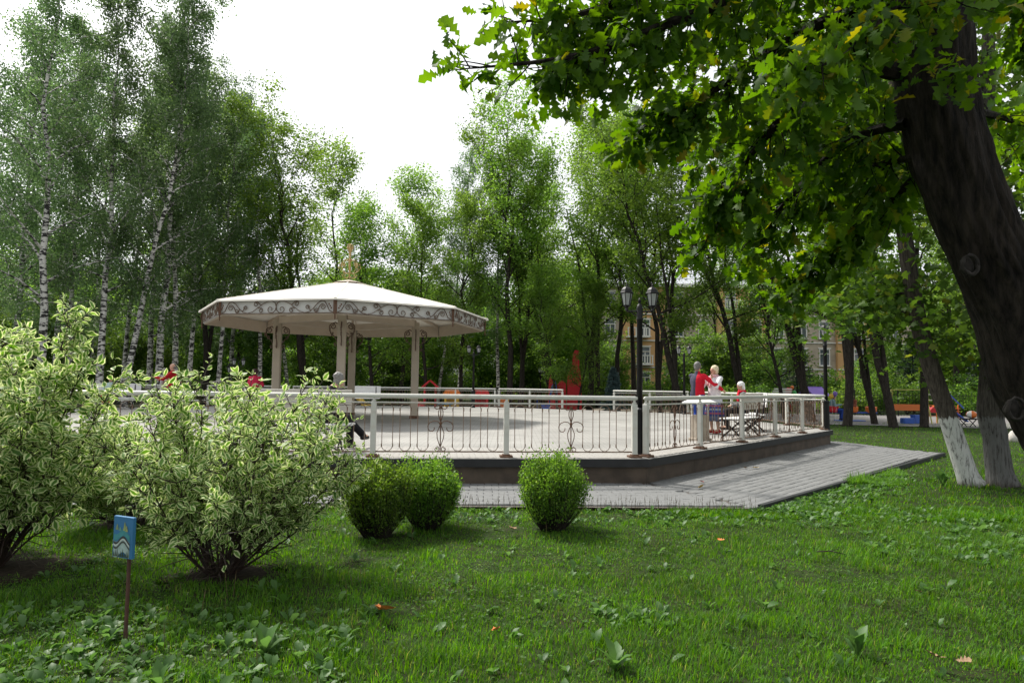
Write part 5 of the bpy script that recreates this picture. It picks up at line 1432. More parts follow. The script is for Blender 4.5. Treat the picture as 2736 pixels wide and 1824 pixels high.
# ------------------------------------------------------------------ grass
M_grass = leaf_mat('grass_blades', (.028, .100, .005), (.082, .205, .013), (.19, .20, .05), trans=.40, rough=.55, spec=.25, hue=0, patch=.42)
M_grass2 = leaf_mat('bright_grass', (.045, .13, .012), (.10, .22, .025), trans=.45, hue=0)
M_weed = leaf_mat('weed_leaves', (.035, .100, .016), (.095, .19, .05), trans=.40, rough=.5, spec=.35, hue=0)
BL_V = [(-.5, 0, 0), (.5, 0, 0), (-.36, .10, .55), (.36, .10, .55), (0, .34, 1.0)]
BL_F = [(0, 1, 3, 2), (2, 3, 4)]
SOILS = [(-2.36, 5.75, .42), (-4.4, 5.85, .62), (-4.2, 7.75, .42), (-1.40, 7.3, .24), (-.93, 7.75, .24), (.47, 7.75, .26), (7.78, 11.7, .25), (8.34, 11.75, .28)]
def lawn_ok(x, y):
    ok = ~inside(PATH_POLY, x, y) & ~inside(PLAT, x, y) & ~inside(PATH_POLY, x, y + .03)
    bare = vnoise(x, y, 9, .55) * .6 + vnoise(x, y, 10, .17) * .4
    for sx, sy, sr in SOILS: ok &= np.hypot(x - sx, y - sy) > sr * (.30 + .75 * vnoise(x, y, 4, .16))
    return ok
def blades(name, n, x, y, hgt, wid, m, rng):
    ok = lawn_ok(x, y); x, y = x[ok], y[ok]; n = len(x)
    tuft = vnoise(x, y, 1, .33); big = vnoise(x, y, 2, 1.3)
    bare = vnoise(x, y, 9, .55) * .6 + vnoise(x, y, 10, .17) * .4
    height_k = np.clip((.86 - bare) * 5, .30, 1.0) * np.where(rng.uniform(0, 1, n) < .05, 1.9, 1.0)  # height factor: shorter blades on bare spots, a few blades longer
    h = hgt * (.30 + 1.15 * tuft ** 2 * rng.uniform(.6, 1.4, n) + .45 * big) * height_k
    a = rng.uniform(0, 6.28, n); lean = rng.uniform(.15, 1.5, n)
    w = wid * rng.uniform(.7, 1.5, n); c, s = np.cos(a), np.sin(a)
    R = np.zeros((n, 3, 3)); R[:, 0, 0] = c * w; R[:, 1, 0] = s * w; R[:, 0, 1] = -s * h * lean * 2; R[:, 1, 1] = c * h * lean * 2; R[:, 2, 2] = h
    return link(name, stamp(name, BL_V, BL_F, R, np.stack([x, y, np.full(n, -.052)], 1), m))
rg = np.random.default_rng(111)
n = 228000
yy = 2.6 + 7.0 * rg.uniform(0, 1, n) ** 1.15; xx = rg.uniform(-1, 1, n) * (yy * .80 + .9)
g_near = blades('lawn_grass', n, xx, yy, .044, .0050, M_grass, rg); tag(g_near, 'short mown lawn grass in the foreground', 'grass', kind='stuff')
n = 72000
yy = 8.5 + 25 * rg.uniform(0, 1, n) ** 1.7; xx = 2 + rg.uniform(0, 1, n) * (yy * .85)
g_far = blades('far_lawn_grass', n, xx, yy, .055, .012, M_grass, rg); tag(g_far, 'lawn grass right of the path, up to the playground', 'grass', kind='stuff')
# low clover leaves that fill the turf
CL_V = [(0, 0, 0), (.42, .28, .06), (.34, .8, .05), (0, .92, 0), (-.34, .8, .05), (-.42, .28, .06)]; CL_F = [(0, 1, 2, 3), (0, 3, 4, 5)]
n = 34000; yy = 2.7 + 6.8 * rg.uniform(0, 1, n) ** 1.1; xx = rg.uniform(-1, 1, n) * (yy * .80 + .8)
kp = lawn_ok(xx, yy) & (rg.uniform(0, 1, n) < .25 + .9 * (vnoise(xx, yy, 33, .8) > .5)); xx, yy = xx[kp], yy[kp]; n = len(xx)
a = rg.uniform(0, 6.28, n); R = frames(np.stack([np.cos(a), np.sin(a), rg.uniform(-.2, .5, n)], 1), np.tile([0, 0, 1.0], (n, 1)) + rg.normal(0, .25, (n, 3))) * rg.uniform(.012, .026, n)[:, None, None]
M_clover = leaf_mat('clover_leaves', (.035, .105, .010), (.095, .20, .022), (.16, .22, .05), trans=.4, rough=.55, spec=.25, hue=0, patch=.3)
tag(link('clover', stamp('clover', CL_V, CL_F, R, np.stack([xx, yy, -.045 + rg.uniform(0, .03, n)], 1), M_clover)), 'small clover leaves growing low in the turf', 'clover', kind='stuff')
# two brighter tufts of clover by the path tip
def patch(cx, cy, rx, ry, n):
    r = np.sqrt(rg.uniform(0, 1, n)); a = rg.uniform(0, 6.28, n); return cx + np.cos(a) * r * rx, cy + np.sin(a) * r * ry
for (cx, cy, rx, ry, nm) in ((6.75, 13.1, .75, .5, 'bright green grass patch nearest the path tip'), (6.0, 11.9, .8, .45, 'bright green grass patch left of the whitewashed trunk')):
    x, y = patch(cx, cy, rx, ry, 9000); tag(blades('bright_grass_patch', len(x), x, y, .085, .011, M_grass2, rg), nm, 'grass', kind='stuff')
# broad weeds: plantain / dandelion leaves scattered in the turf
WV = [(-.04, 0, 0), (.04, 0, 0), (-.22, .35, .22), (.22, .35, .22), (-.24, .65, .30), (.24, .65, .30), (0, 1.0, .22), (0, .35, .17), (0, .65, .24)]
WF = [(0, 1, 3, 7), (0, 7, 2), (2, 7, 8, 4), (7, 3, 5, 8), (4, 8, 6), (8, 5, 6)]
n = 5200; yy = 2.8 + 6.6 * rg.uniform(0, 1, n); xx = rg.uniform(-1, 1, n) * (yy * .8 + .6)
dens = vnoise(xx, yy, 21, 1.1); ed = (yy > 8.0) & (yy < 9.2); left = (xx < -.9) & (yy < 4.9)
keep = (rg.uniform(0, 1, n) < np.where(ed, .95, np.where(left, .9, (dens > .62) * .75 + .06))) & lawn_ok(xx, yy)
xx, yy = xx[keep], yy[keep]
# belt of broad-leaved weeds along the slanted path edge
m_ = 900; t_ = rg.uniform(0, 1, m_); off = np.abs(rg.normal(0, .35, m_)) + .08
ex = 3.2 + (10.7 - 3.2) * t_ * .55 + off * .73; ey = 9.05 + (17.1 - 9.05) * t_ * .55 - off * .68
k2 = rg.uniform(0, 1, m_) < (1 - t_ * .8); ex, ey = ex[k2], ey[k2]
wx = np.concatenate([xx, ex]); wy = np.concatenate([yy, ey])
WX = np.repeat(wx, 4) + rg.normal(0, .012, len(wx) * 4); WY = np.repeat(wy, 4) + rg.normal(0, .012, len(wx) * 4); n = len(WX)
a = rg.uniform(0, 6.28, n); tilt = rg.uniform(.1, 1.2, n)
D = np.stack([np.cos(a), np.sin(a), tilt * .7], 1); R = frames(D, np.tile([0, 0, 1.0], (n, 1)) + rg.normal(0, .2, (n, 3))) * (rg.uniform(.035, .095, n) * np.repeat(rg.uniform(.7, 1.25, len(wx)), 4))[:, None, None]
tag(link('weeds', stamp('weeds', WV, WF, R, np.stack([WX, WY, np.full(n, -.045)], 1), M_weed, None, True)), 'broad-leaved weeds scattered through the lawn', 'weeds', kind='stuff')
# plantain seed stalks by the path edge
n = 260; sx = np.concatenate([rg.uniform(-2, 3.2, n), rg.uniform(-2.6, 3, 60)]); sy = np.concatenate([9.0 - np.abs(rg.normal(0, .12, n)), rg.uniform(3.4, 8, 60)])
ST_V = [(-.5, 0, 0), (.5, 0, 0), (-.4, 0, .6), (.4, 0, .6), (-.9, .02, .62), (.9, .02, .62), (0, .03, 1)]; ST_F = [(0, 1, 3, 2), (4, 5, 6)]
n = len(sx); a = rg.uniform(-.6, .6, n); h = rg.uniform(.10, .24, n); R = np.zeros((n, 3, 3)); R[:, 0, 0] = .004 * np.cos(a); R[:, 1, 0] = .004 * np.sin(a); R[:, 1, 1] = .1; R[:, 0, 2] = rg.normal(0, .02, n); R[:, 1, 2] = rg.normal(0, .02, n); R[:, 2, 2] = h
tag(link('seed_stalks', stamp('seed_stalks', ST_V, ST_F, R, np.stack([sx, sy, np.full(n, -.05)], 1), plain('dry_stalk', (.10, .075, .03), .8))), 'thin brown plantain stalks along the path edge', 'weeds', kind='stuff')

# single larger weeds in the turf
def rosette(label, x, y, nl, L_, seed, m=M_weed):
    rng = np.random.default_rng(seed); t = thing('dandelion', label, 'weed', (x, y, -.05))
    me = small_mesh('leaf', [(v[0] * .8, v[1], v[2]) for v in WV], WF, m, None, True)
    for k in range(nl):
        a = 6.28 * k / nl + rng.normal(0, .25); tl = rng.uniform(.3, 1.6)
        Rr = frames(np.array([[math.cos(a), math.sin(a), tl]]), np.array([[-math.cos(a) * .6, -math.sin(a) * .6, 1.0]]))[0] * L_ * rng.uniform(.7, 1.2)
        o = link('leaf', me, t); m4 = np.eye(4); m4[:3, :3] = Rr; o.matrix_local = Matrix(m4.tolist())
for lab, px, py, nl, L_ in (('upright dandelion rosette near the bottom centre', 1640, 1765, 9, .16), ('dandelion rosette right of the blue sign post', 705, 1730, 8, .17),
                            ('broad dock rosette at the bottom right centre', 2290, 1730, 8, .17), ('bright oblong dock leaves at the bottom left', 425, 1815, 5, .15),
                            ('two-leaved sprout in the middle of the lawn', 1605, 1500, 3, .11), ('pale leafy sprout at the foot of the whitewashed trunk', 2520, 1290, 10, .26)):
    d = CR * ((px - 1368) / 1824) - CU * ((py - 912) / 1824) + _f; w = Vector((0, 0, EYE)) + d * (-EYE / d.z); rosette(lab, w.x, w.y, nl, L_, px)
# fallen leaves
def gnd(px, py, z=0.0):
    d = CR * ((px - 1368) / 1824) - CU * ((py - 912) / 1824) + _f; return Vector((0, 0, EYE)) + d * ((z - EYE) / d.z)
M_fall = [plain('dry_leaf_orange', (.52, .16, .03), .7, noise=.3, nscale=30), plain('dry_leaf_tan', (.28, .18, .10), .8, noise=.3, nscale=30), plain('dry_leaf_yellow', (.45, .30, .05), .7, noise=.3, nscale=30), plain('dry_leaf_red', (.35, .04, .03), .7)]
fl = [('bright orange curled leaf on the grass, bottom centre', 1020, 1645, 0, .21), ('large tan dry leaf at the bottom right', 2500, 1768, 1, .11), ('small tan dry leaf beside the large one, bottom right', 2575, 1778, 1, .08),
      ('orange fallen leaf on the path in front of the slanted wall', 1872, 1305, 2, .12), ('red fallen leaf on the path', 1876, 1290, 3, .10), ('yellow-brown leaves against the slanted wall', 2020, 1252, 2, .13),
      ('white-tipped leaf litter on the path near the wall', 1990, 1252, 1, .10), ('brown leaf in the turf right of centre', 1325, 1695, 0, .09), ('tan leaf in the turf left of the lone clipped bush', 1370, 1420, 1, .13), ('orange-brown leaf in the turf right of the lone clipped bush', 1930, 1450, 0, .09), ('pale twig-like leaf on the right lawn', 2455, 1590, 1, .07)]
for lab, px, py, k, L_ in fl:
    onpath = py < 1340; w = gnd(px, py, .02 if onpath else .0)
    rr_ = np.random.default_rng(px); mb = MB(); v, f = oak_leaf(1.6 + rr_.uniform(-.4, .6))
    roll = rr_.uniform(.9, 1.6)
    mb.add([(math.sin(x * roll * 2.2) / 2.0 + rr_.normal(0, .012), y - .5 + rr_.normal(0, .012), .35 * abs(z) + (1 - math.cos(x * roll * 2.2)) * .45 + .10 + rr_.normal(0, .015)) for x, y, z in v], f)
    o = mb.build('fallen_leaf', M_fall[k]); o.location = (w.x, w.y, .028 if onpath else .022); o.scale = (L_,) * 3; o.rotation_euler = (rr_.uniform(-.3, .3), rr_.uniform(-.3, .3), rr_.uniform(0, 6)); tag(o, lab, 'leaf', 'fallen leaves')
mb = MB(); w = gnd(2180, 1470); mb.tube([(0, 0, .01), (.12, -.05, .03), (.22, -.14, .02)], [.006, .007, .003], 5); mb.tube([(.12, -.05, .03), (.2, -.04, .05)], .003, 4); o = mb.build('twig', M_dark); o.location = (w.x, w.y, -.02); tag(o, 'short dark twig lying on the right lawn', 'twig')

# ------------------------------------------------------------------ painted sign on a stake
sg = thing('painted_sign', 'small blue painted board on a thin wooden stake, lower left', 'sign', (-2.36, 4.32, -.05), math.radians(-24))
mb = MB(); mb.cbox((0, 0, .30), (.020, .018, .60), .003); mb.build('stake', plain('stake_wood', (.07, .03, .02), .8, noise=.3, nscale=15, bump=.3), sg)
mb = MB(); mb.cbox((-.02, -.025, .635), (.175, .022, .25), .002); bd = mb.build('board', plain('sign_blue', (.025, .14, .30), .5, noise=.08, nscale=12), sg)
# flat painting: pale field, green-blue hills, dark waves and grass tips
def flat(name, poly, col, dy): 
    mb = MB(); mb.add([(x * 1.12 - .02, -.025 - .011 - dy, z * 1.06 + .635) for x, z in poly], [tuple(range(len(poly)))]); mb.build(name, plain('paint_' + name, col, .6, noise=.15, nscale=40), bd)
def wave(z, amp, th, ph): 
    xs = [-.07 + .128 * i / 16 for i in range(17)]; top = [(x, z + amp * math.sin(x * 52 + ph)) for x in xs]; return top + [(x, zz - th) for x, zz in top[::-1]]
flat('pale_field', wave(-.012, .018, .09, 1.2), (.30, .40, .38), .0012)
flat('hill_band', wave(.028, .016, .035, 1.2), (.04, .22, .24), .0016)
flat('dark_wave', wave(-.012, .020, .018, 1.2), (.03, .035, .035), .0022)
flat('lower_dark_wave', wave(-.040, .020, .012, 1.2), (.05, .055, .05), .0022)
flat('pale_wave', wave(-.026, .020, .008, 1.2), (.45, .50, .46), .0026)
for k, (x, z, h, c) in enumerate(((-.045, .06, .03, (.20, .27, .13)), (.015, .06, .045, (.22, .28, .10)), (.03, .055, .03, (.26, .30, .12)), (-.02, .055, .02, (.10, .28, .25)))):
    flat('painted_tree', [(x - .012, z - .02), (x + .012, z - .02), (x + .004, z + h - .02), (x - .002, z + h - .015)], c, .003)
for k in range(9): x = -.066 + k * .0145; flat('painted_grass', [(x - .006, -.112), (x + .006, -.112), (x + .001, -.085 + .012 * (k % 3))], (.03, .05, .02), .003)

# ------------------------------------------------------------------ people
SK = plain('skin', (.52, .30, .21), .55, noise=.06, nscale=20)
def cloth(name, c): return plain(name, c, .85, noise=.10, nscale=14, bump=.35, spec=.2)
def remeshed(mb, name, m, parent, vox=.014, smooth=4):
    o = mb.build(name, m, parent, True)
    md = o.modifiers.new('r', 'REMESH'); md.mode = 'VOXEL'; md.voxel_size = vox; md.use_smooth_shade = True
    if smooth: sm = o.modifiers.new('s', 'SMOOTH'); sm.iterations = smooth; sm.factor = .5
    dg = bpy.context.evaluated_depsgraph_get(); ev = o.evaluated_get(dg)
    me = bpy.data.meshes.new_from_object(ev, depsgraph=dg); me.name = name
    o.modifiers.clear(); old = o.data; o.data = me
    me.polygons.foreach_set('use_smooth', [True] * len(me.polygons))
    if not me.materials: me.materials.append(m)
    bpy.data.meshes.remove(old)
    return o
def V3(*a): return Vector(a)
def hand(mb, wr, el, side, up=(0, 0, 1), curl=.5):
    """palm, four bent fingers and a thumb, pointing away from the elbow"""
    d = (Vector(wr) - Vector(el)).normalized(); up = Vector(up); x = d.cross(up)
    x = x.normalized() if x.length > .1 else Vector((1, 0, 0)); n = x.cross(d).normalized()
    pc = Vector(wr) + d * .05
    for k in range(4):
        u = (k - 1.5) * .020; mb.cap(Vector(wr) + x * u * .6, pc + d * .035 + x * u, .014, .012, 6)
    for k, L_ in enumerate((.030, .036, .034, .026)):
        u = (k - 1.5) * .022; a = pc + d * .038 + x * u; b = a + (d - n * curl * .6).normalized() * L_; c = b + (d * .4 - n * curl).normalized() * L_ * .8
        mb.cap(a, b, .0095, .009, 6); mb.cap(b, c, .009, .008, 6)
    a = Vector(wr) + d * .02 + x * side * .028; b = a + (d * .7 + x * side * .8).normalized() * .035; mb.cap(a, b, .012, .011, 6); mb.cap(b, b + (d * .9 - n * .3).normalized() * .028, .010, .009, 6)
def person(label, loc, rz, J, top, bottom, hair, shoes=None, skirt=None, group=None, vox=.019, bald=False, jacket2=None, sleeves=True, bulk=1.0, scarf=None, cap_=None, hairlen=0, female=False):
    """J: joints in local space; the person looks along local -y"""
    t = thing('person', label, 'person', loc, rz, group)
    b = MB(); hd = Vector(J['head']); nk = Vector(J['neck']); ch = Vector(J['chest']); pe = Vector(J['pelvis']); f = Vector(J.get('face', (0, -1, 0))).normalized()
    rt = f.cross(Vector((0, 0, 1))).normalized(); RM = Matrix((rt, -f, rt.cross(-f))).transposed()
    RM = Matrix(((rt.x, -f.x, 0), (rt.y, -f.y, 0), (rt.z, -f.z, 1)))
    b.ell(hd + Vector((0, 0, .02)), (.074, .092, .10), RM); b.ell(hd + f * .022 - Vector((0, 0, .055)), (.055, .062, .062), RM)
    b.ell(hd + f * .092 - Vector((0, 0, .012)), (.013, .018, .024), RM, 8, 6); b.ell(hd + f * .086 - Vector((0, 0, .022)), (.016, .014, .012), RM, 8, 6)
    b.ell(hd + f * .082 + Vector((0, 0, .028)), (.05, .014, .010), RM, 8, 6); b.ell(hd + f * .076 - Vector((0, 0, .056)), (.026, .014, .010), RM, 8, 6)
    for s in (-1, 1): b.ell(hd + rt * s * .076 + Vector((0, 0, .0)), (.012, .022, .032), RM, 8, 6)
    b.cap(hd - Vector((0, 0, .05)), nk, .05, .055); b.cap(nk, ch, .06, .12 * bulk)
    b.ell(ch, (.17 * bulk, .115 * bulk, .19)); b.cap(ch, pe, .13 * bulk, .14 * bulk); b.ell(pe, (.165 * bulk, .13 * bulk, .12))
    for s in ('l', 'r'):
        sh, el, wr, hp, kn, an = (Vector(J[k + s]) for k in ('sh', 'el', 'wr', 'hp', 'kn', 'an'))
        b.cap(ch + Vector((0, 0, .1)), sh, .07, .062); b.cap(sh, el, .055, .043); b.cap(el, wr, .043, .028); hand(b, wr, el, 1 if s == 'l' else -1, J.get('hu' + s, (0, 0, 1)))
        b.cap(hp, kn, .085, .058); b.cap(kn, an, .056, .038); b.cap(an, an + Vector(J['toe']) * .15 - Vector((0, 0, .03)), .04, .032)
    body = remeshed(b, 'body', SK, t, .011 if vox < .013 else .0165, 2)
    e = 1.0 * bulk
    # upper garment
    j = MB(); j.cap(nk - Vector((0, 0, .02)), ch, .075, .135 * e); j.ell(ch, (.188 * e, .135 * e, .20)); j.cap(ch, pe, .145 * e, .158 * e); j.ell(pe + Vector((0, 0, .02)), (.18 * e, .148 * e, .13))
    for s in ('l', 'r'):
        sh, el, wr = (Vector(J[k + s]) for k in ('sh', 'el', 'wr'))
        j.cap(ch + Vector((0, 0, .1)), sh, .085, .066); j.cap(sh, el, .066, .057)
        if sleeves: j.cap(el, el + (wr - el) * .95, .06, .044)
    garment = remeshed(j, 'jacket' if jacket2 else 'top', top, t, vox, 5)
    if jacket2:
        garment.data.materials.append(jacket2[0])
        for p in garment.data.polygons:
            if jacket2[1](p.center, p.normal): p.material_index = 1
    if skirt:
        s_ = MB(); z0 = skirt[1]; prof = [(.13 * e, pe.z + .10), (.185 * e, pe.z), (.22 * e, (pe.z + z0) / 2), (.26 * e, z0), (.24 * e, z0)]
        n_ = 28; vs_ = []; 
        for r_, z in prof:
            for q in range(n_):
                a = 2 * PI * q / n_; rr = r_ * (1 + (.05 * math.sin(a * 7) if z < pe.z else 0)); vs_.append((pe.x + rr * math.cos(a), pe.y + rr * .85 * math.sin(a), z))
        s_.add(vs_, [(i * n_ + q, i * n_ + (q + 1) % n_, (i + 1) * n_ + (q + 1) % n_, (i + 1) * n_ + q) for i in range(len(prof) - 1) for q in range(n_)]); s_.build('skirt', skirt[0], t, True)
    if bottom:
        p_ = MB(); p_.ell(pe - Vector((0, 0, .02)), (.175 * e, .14 * e, .13))
        for s in ('l', 'r'):
            hp, kn, an = (Vector(J[k + s]) for k in ('hp', 'kn', 'an')); p_.cap(hp, kn, .10, .078); p_.cap(kn, an + (kn - an).normalized() * .03, .076, .066)
        remeshed(p_, 'trousers', bottom, t, vox, 4)
    for s in ('l', 'r'):
        an = Vector(J['an' + s]); to = Vector(J['toe']); sh_ = MB(); sh_.cap(an - Vector((0, 0, .035)) - to * .04, an + to * .17 - Vector((0, 0, .045)), .046, .038); sh_.cap(an, an - Vector((0, 0, .03)), .05, .05); remeshed(sh_, 'shoe', shoes or M_black, t, .014, 3)
    if hair and not bald:
        h = MB(); h.ell(hd - f * .018 + Vector((0, 0, .045)), (.086, .098, .092), RM, 16, 10); h.ell(hd - f * .05 - Vector((0, 0, .02 + hairlen * .4)), (.078, .06, .075 + hairlen), RM)
        for s in (-1, 1): h.ell(hd + rt * s * .06 - f * .02 + Vector((0, 0, .02 - hairlen * .3)), (.034, .05, .055 + hairlen), RM)
        if female:
            rr_ = np.random.default_rng(len(label))
            for q in range(26):
                v = rand_dirs(1, rr_, .7)[0]; h.ell(hd - f * .02 + Vector((0, 0, .045)) + RM @ Vector((v[0] * .075, abs(v[1]) * .085 if v[2] < .5 else v[1] * .085, v[2] * .08)), (.026, .026, .022), None, 6, 5)
        remeshed(h, 'hair', hair, t, .010, 2)
    if bald and hair:
        h = MB(); h.ell(hd - f * .055 - Vector((0, 0, .01)), (.078, .05, .05), RM); remeshed(h, 'hair', hair, t, .010, 2)
    for s in (-1, 1):
        ey = MB(); ey.ell(hd + f * .083 + rt * s * .031 + Vector((0, 0, .012)), (.011, .006, .007), RM, 8, 6); ey.build('eye', plain('eye_dark', (.03, .025, .02), .3), t, True)
    mo = MB(); mo.ell(hd + f * .086 - Vector((0, 0, .054)), (.021, .006, .005), RM, 8, 5); mo.build('mouth', plain('lips', (.40, .12, .10), .5), t, True)
    if scarf:
        s_ = MB(); pts = [nk + Vector((.085 * math.cos(a), .085 * math.sin(a), .0 + .012 * math.sin(3 * a))) for a in np.linspace(0, 6.28, 17)]; s_.tube(pts, .03, 8)
        s_.cap(nk + f * .09 + rt * .02, ch + f * .15 + rt * .05, .028, .04); s_.cap(nk + f * .09 - rt * .02, ch + f * .15 - rt * .05 - Vector((0, 0, .06)), .028, .04); remeshed(s_, 'scarf', scarf, t, .012, 3)
    if cap_:
        c_ = MB()
        if cap_[1] == 'cap':
            c_.ell(hd + Vector((0, 0, .062)), (.092, .104, .07), RM); c_.ell(hd + f * .10 + Vector((0, 0, .05)), (.062, .06, .012), RM)
        else:
            c_.ell(hd - f * .012 + Vector((0, 0, .045)), (.094, .106, .092), RM); c_.ell(hd - f * .06 - Vector((0, 0, .03)), (.085, .06, .085), RM); c_.ell(hd - f * .10 - Vector((0, 0, .07)), (.035, .03, .05), RM)
        remeshed(c_, 'headwear', cap_[0], t, .010, 3)
    return t
def stand(h=1.72, **k):
    s = h / 1.75; J = dict(head=(0, -.01, 1.635), neck=(0, 0, 1.50), chest=(0, 0, 1.28), pelvis=(0, 0, .96), shl=(.19, 0, 1.43), shr=(-.19, 0, 1.43), ell=(.24, .02, 1.13), elr=(-.24, .02, 1.13), wrl=(.25, -.06, .88), wrr=(-.25, -.06, .88),
        hpl=(.09, 0, .92), hpr=(-.09, 0, .92), knl=(.10, -.02, .50), knr=(-.10, -.02, .50), anl=(.10, .02, .09), anr=(-.10, .02, .09)); J.update(k)
    J = {a: (tuple(c * s for c in b) if a not in ('face', 'hul', 'hur') else b) for a, b in J.items()}; J.setdefault('toe', (0, -1, 0)); return J
def seat(h=1.65, **k):
    s = h / 1.75; J = dict(head=(0, -.03, 1.21), neck=(0, .01, 1.07), chest=(0, .03, .86), pelvis=(0, .05, .56), shl=(.19, .02, 1.0), shr=(-.19, .02, 1.0), ell=(.23, -.04, .74), elr=(-.23, -.04, .74), wrl=(.10, -.26, .68), wrr=(-.10, -.26, .68),
        hpl=(.10, .0, .55), hpr=(-.10, .0, .55), knl=(.13, -.42, .52), knr=(-.13, -.42, .52), anl=(.13, -.40, .09), anr=(-.13, -.40, .09)); J.update(k)
    J.setdefault('toe', (0, -1, 0)); return J
c_red = cloth('red_cloth', (.55, .012, .030)); c_navy = cloth('slate_cloth', (.055, .055, .085)); c_jean = cloth('blue_denim', (.025, .06, .28)); c_wht = cloth('white_knit', (.70, .69, .72)); c_grey = cloth('grey_cloth', (.13, .135, .14)); c_blk = cloth('black_cloth', (.012, .012, .014)); c_mint = cloth('pale_green_shirt', (.42, .54, .50)); c_cap = cloth('orange_cap', (.62, .24, .10)); c_dred = cloth('dark_red_shirt', (.38, .012, .018)); c_pkw = cloth('pale_pink_scarf', (.65, .38, .40)); c_beige = cloth('beige_trousers', (.42, .34, .26)); c_hs = cloth('white_headscarf', (.72, .71, .70)); c_teal = cloth('grey_blue_shirt', (.20, .30, .33)); c_pink = cloth('crimson_jacket', (.60, .035, .09))
h_blond = plain('blonde_hair', (.72, .62, .42), .6, noise=.15, nscale=40, bump=.4); h_grey = plain('grey_hair', (.18, .175, .17), .6, noise=.3, nscale=50, bump=.5); h_silver = plain('silver_hair', (.15, .145, .14), .6, noise=.3, nscale=50, bump=.5); h_dark = plain('dark_red_hair', (.06, .025, .03), .5, noise=.3, nscale=40); h_brn = plain('brown_hair', (.12, .06, .03), .6, noise=.2, nscale=40)
# striped skirt
def striped():
    m, nt, b = mat('striped_skirt'); N = nt.nodes; L = nt.links; tc = N.new('ShaderNodeTexCoord'); sx = N.new('ShaderNodeSeparateXYZ'); L.new(tc.outputs['Object'], sx.inputs[0])
    mr = N.new('ShaderNodeMapRange'); mr.inputs[1].default_value = .3; mr.inputs[2].default_value = 1.0; L.new(sx.outputs[2], mr.inputs[0])
    rp = N.new('ShaderNodeValToRGB'); rp.color_ramp.interpolation = 'CONSTANT'; cs = [(0, (.10, .12, .2)), (.2, (.03, .045, .16)), (.28, (.30, .05, .10)), (.33, (.04, .06, .22)), (.42, (.25, .30, .36)), (.47, (.04, .05, .2)), (.55, (.34, .06, .12)), (.6, (.06, .09, .25)), (.68, (.45, .47, .52))]
    rp.color_ramp.elements[0].color = (*cs[0][1], 1); rp.color_ramp.elements[1].position = cs[1][0]; rp.color_ramp.elements[1].color = (*cs[1][1], 1)
    for p, c in cs[2:]: e = rp.color_ramp.elements.new(p); e.color = (*c, 1)
    L.new(mr.outputs[0], rp.inputs[0]); L.new(rp.outputs[0], b.inputs['Base Color']); b.inputs['Roughness'].default_value = .9; return m
# the couple: he has his back to us, she looks past his shoulder
MX, MY = 4.72, 17.35
person('dancing man in a red and slate jacket, arm round the blonde woman', (MX, MY, ZF), math.radians(128), 
       stand(1.80, face=(.25, -1, 0), shl=(.185, 0, 1.41), shr=(-.185, 0, 1.41), ell=(.27, -.26, 1.24), wrl=(.13, -.52, 1.20), elr=(-.44, -.11, 1.20), wrr=(-.44, -.38, 1.08), hul=(0, 0, 1), hur=(0, 0, 1), knl=(.10, -.10, .50), anr=(-.10, .10, .09)),
       c_red, c_jean, h_silver, group='dancing couple by the right benches', vox=.012, bulk=1.12, jacket2=(c_navy, lambda c, n: c.y > -.02 and c.x > -.05))
person('blonde woman in a white cardigan dancing with the man in the red jacket', (MX + .44, MY + .04, ZF), math.radians(-55),
       stand(1.70, face=(-.35, -1, .0), ell=(.24, -.22, 1.22), wrl=(.20, -.30, 1.42), hul=(-1, 0, 0), elr=(-.30, -.12, 1.2), wrr=(-.22, -.30, 1.36), hur=(1, 0, 0)),
       c_wht, None, h_blond, skirt=(striped(), .32), scarf=c_pkw, shoes=cloth('red_shoe', (.4, .03, .03)), group='dancing couple by the right benches', vox=.012, female=True, hairlen=.01, bulk=1.05)
person('seated woman with a white headscarf, red scarf and grey jacket on the white bench', (6.38, 18.95, ZF), math.radians(-100), seat(1.62, face=(.2, -1, 0)), c_grey, c_blk, None, scarf=c_red, cap_=(c_hs, 'scarf'))
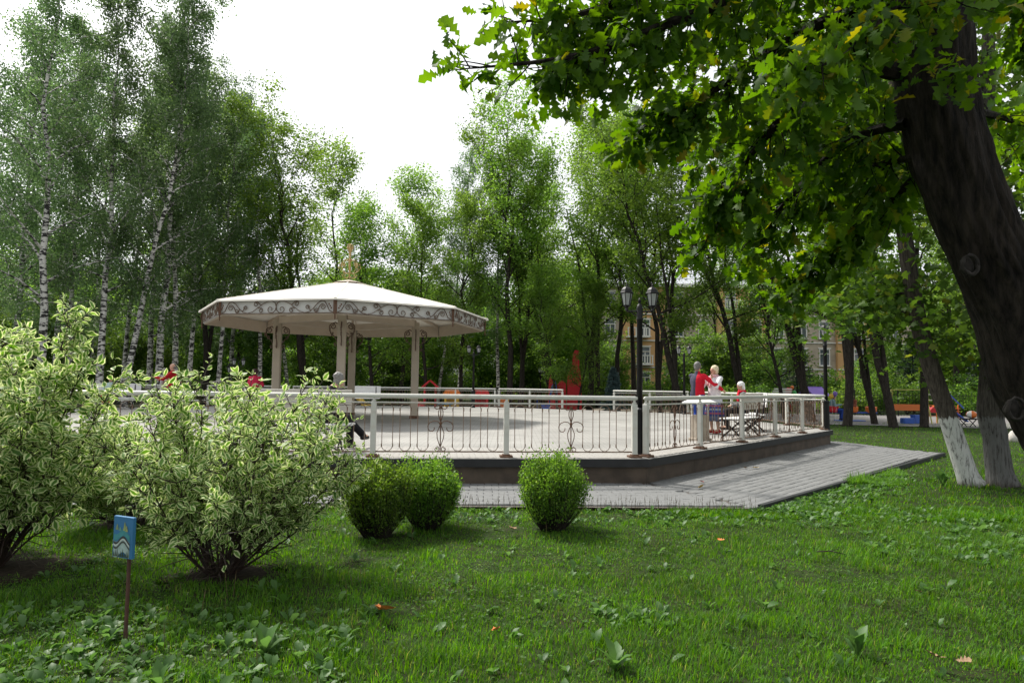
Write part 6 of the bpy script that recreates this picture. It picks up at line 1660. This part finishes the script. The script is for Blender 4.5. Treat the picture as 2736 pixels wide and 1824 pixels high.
person('grey-haired woman in black on the near bench, seen from behind', (-3.05, 11.72, ZF + .006), PI + math.radians(-14), seat(1.62, face=(-.35, -1, -.25), head=(-.06, -.10, 1.19), wrl=(.05, -.3, .62), wrr=(-.05, -.3, .62), anl=(-.28, -.62, .22), knl=(-.02, -.44, .55)), c_blk, c_blk, h_grey, female=True, hairlen=.02, bulk=1.05)
person('seated man with an orange cap and pale green shirt on the far left bench', (-16.25, 27.75, ZF), math.radians(12), seat(1.68, face=(.35, -1, 0)), c_mint, c_dred, h_silver, cap_=(c_cap, 'cap'), bulk=1.1)
person('bald dancer in a dark red shirt, far left', (-11.5, 23.2, ZF), math.radians(-78), stand(1.74, face=(.1, -1, 0), ell=(.26, -.22, 1.22), wrl=(.20, -.48, 1.28), elr=(-.28, -.24, 1.2), wrr=(-.15, -.46, 1.2)), c_dred, c_beige, h_silver, bald=True, bulk=1.12, group='dancing couple on the far left')
person('partner in pale clothes hidden behind the bald dancer', (-11.86, 23.4, ZF), math.radians(95), stand(1.56, face=(0, -1, 0), ell=(.26, -.2, 1.22), wrl=(.2, -.42, 1.25)), cloth('pale_grey_top', (.40, .38, .38)), c_grey, h_silver, group='dancing couple on the far left', female=True)
person('woman in a crimson jacket with dark hair, standing left of the gazebo', (-8.62, 23.0, ZF), math.radians(176), stand(1.58, face=(0, -1, 0), ell=(.27, -.05, 1.16), wrl=(.16, -.28, 1.2), elr=(-.27, -.05, 1.16), wrr=(-.16, -.28, 1.2)), c_pink, c_blk, h_dark, bulk=1.12)
sx0 = SEE
person('child in a grey-blue shirt on the left seat of the spring rocker', (sx0.x - .75, sx0.y, .0), math.radians(80), seat(1.35, face=(0, -1, 0), head=(0, -.06, 1.14), wrl=(.1, -.4, .8), wrr=(-.1, -.4, .8)), c_teal, c_jean, h_brn, group='children on the spring rocker')
person('child with brown hair on the orange seat of the spring rocker', (sx0.x + .28, sx0.y, .0), math.radians(-80), seat(1.3, face=(0, -1, 0), head=(0, -.05, 1.12), wrl=(.1, -.4, .8), wrr=(-.1, -.4, .8)), cloth('rust_shirt', (.25, .08, .05)), c_jean, h_brn, group='children on the spring rocker')
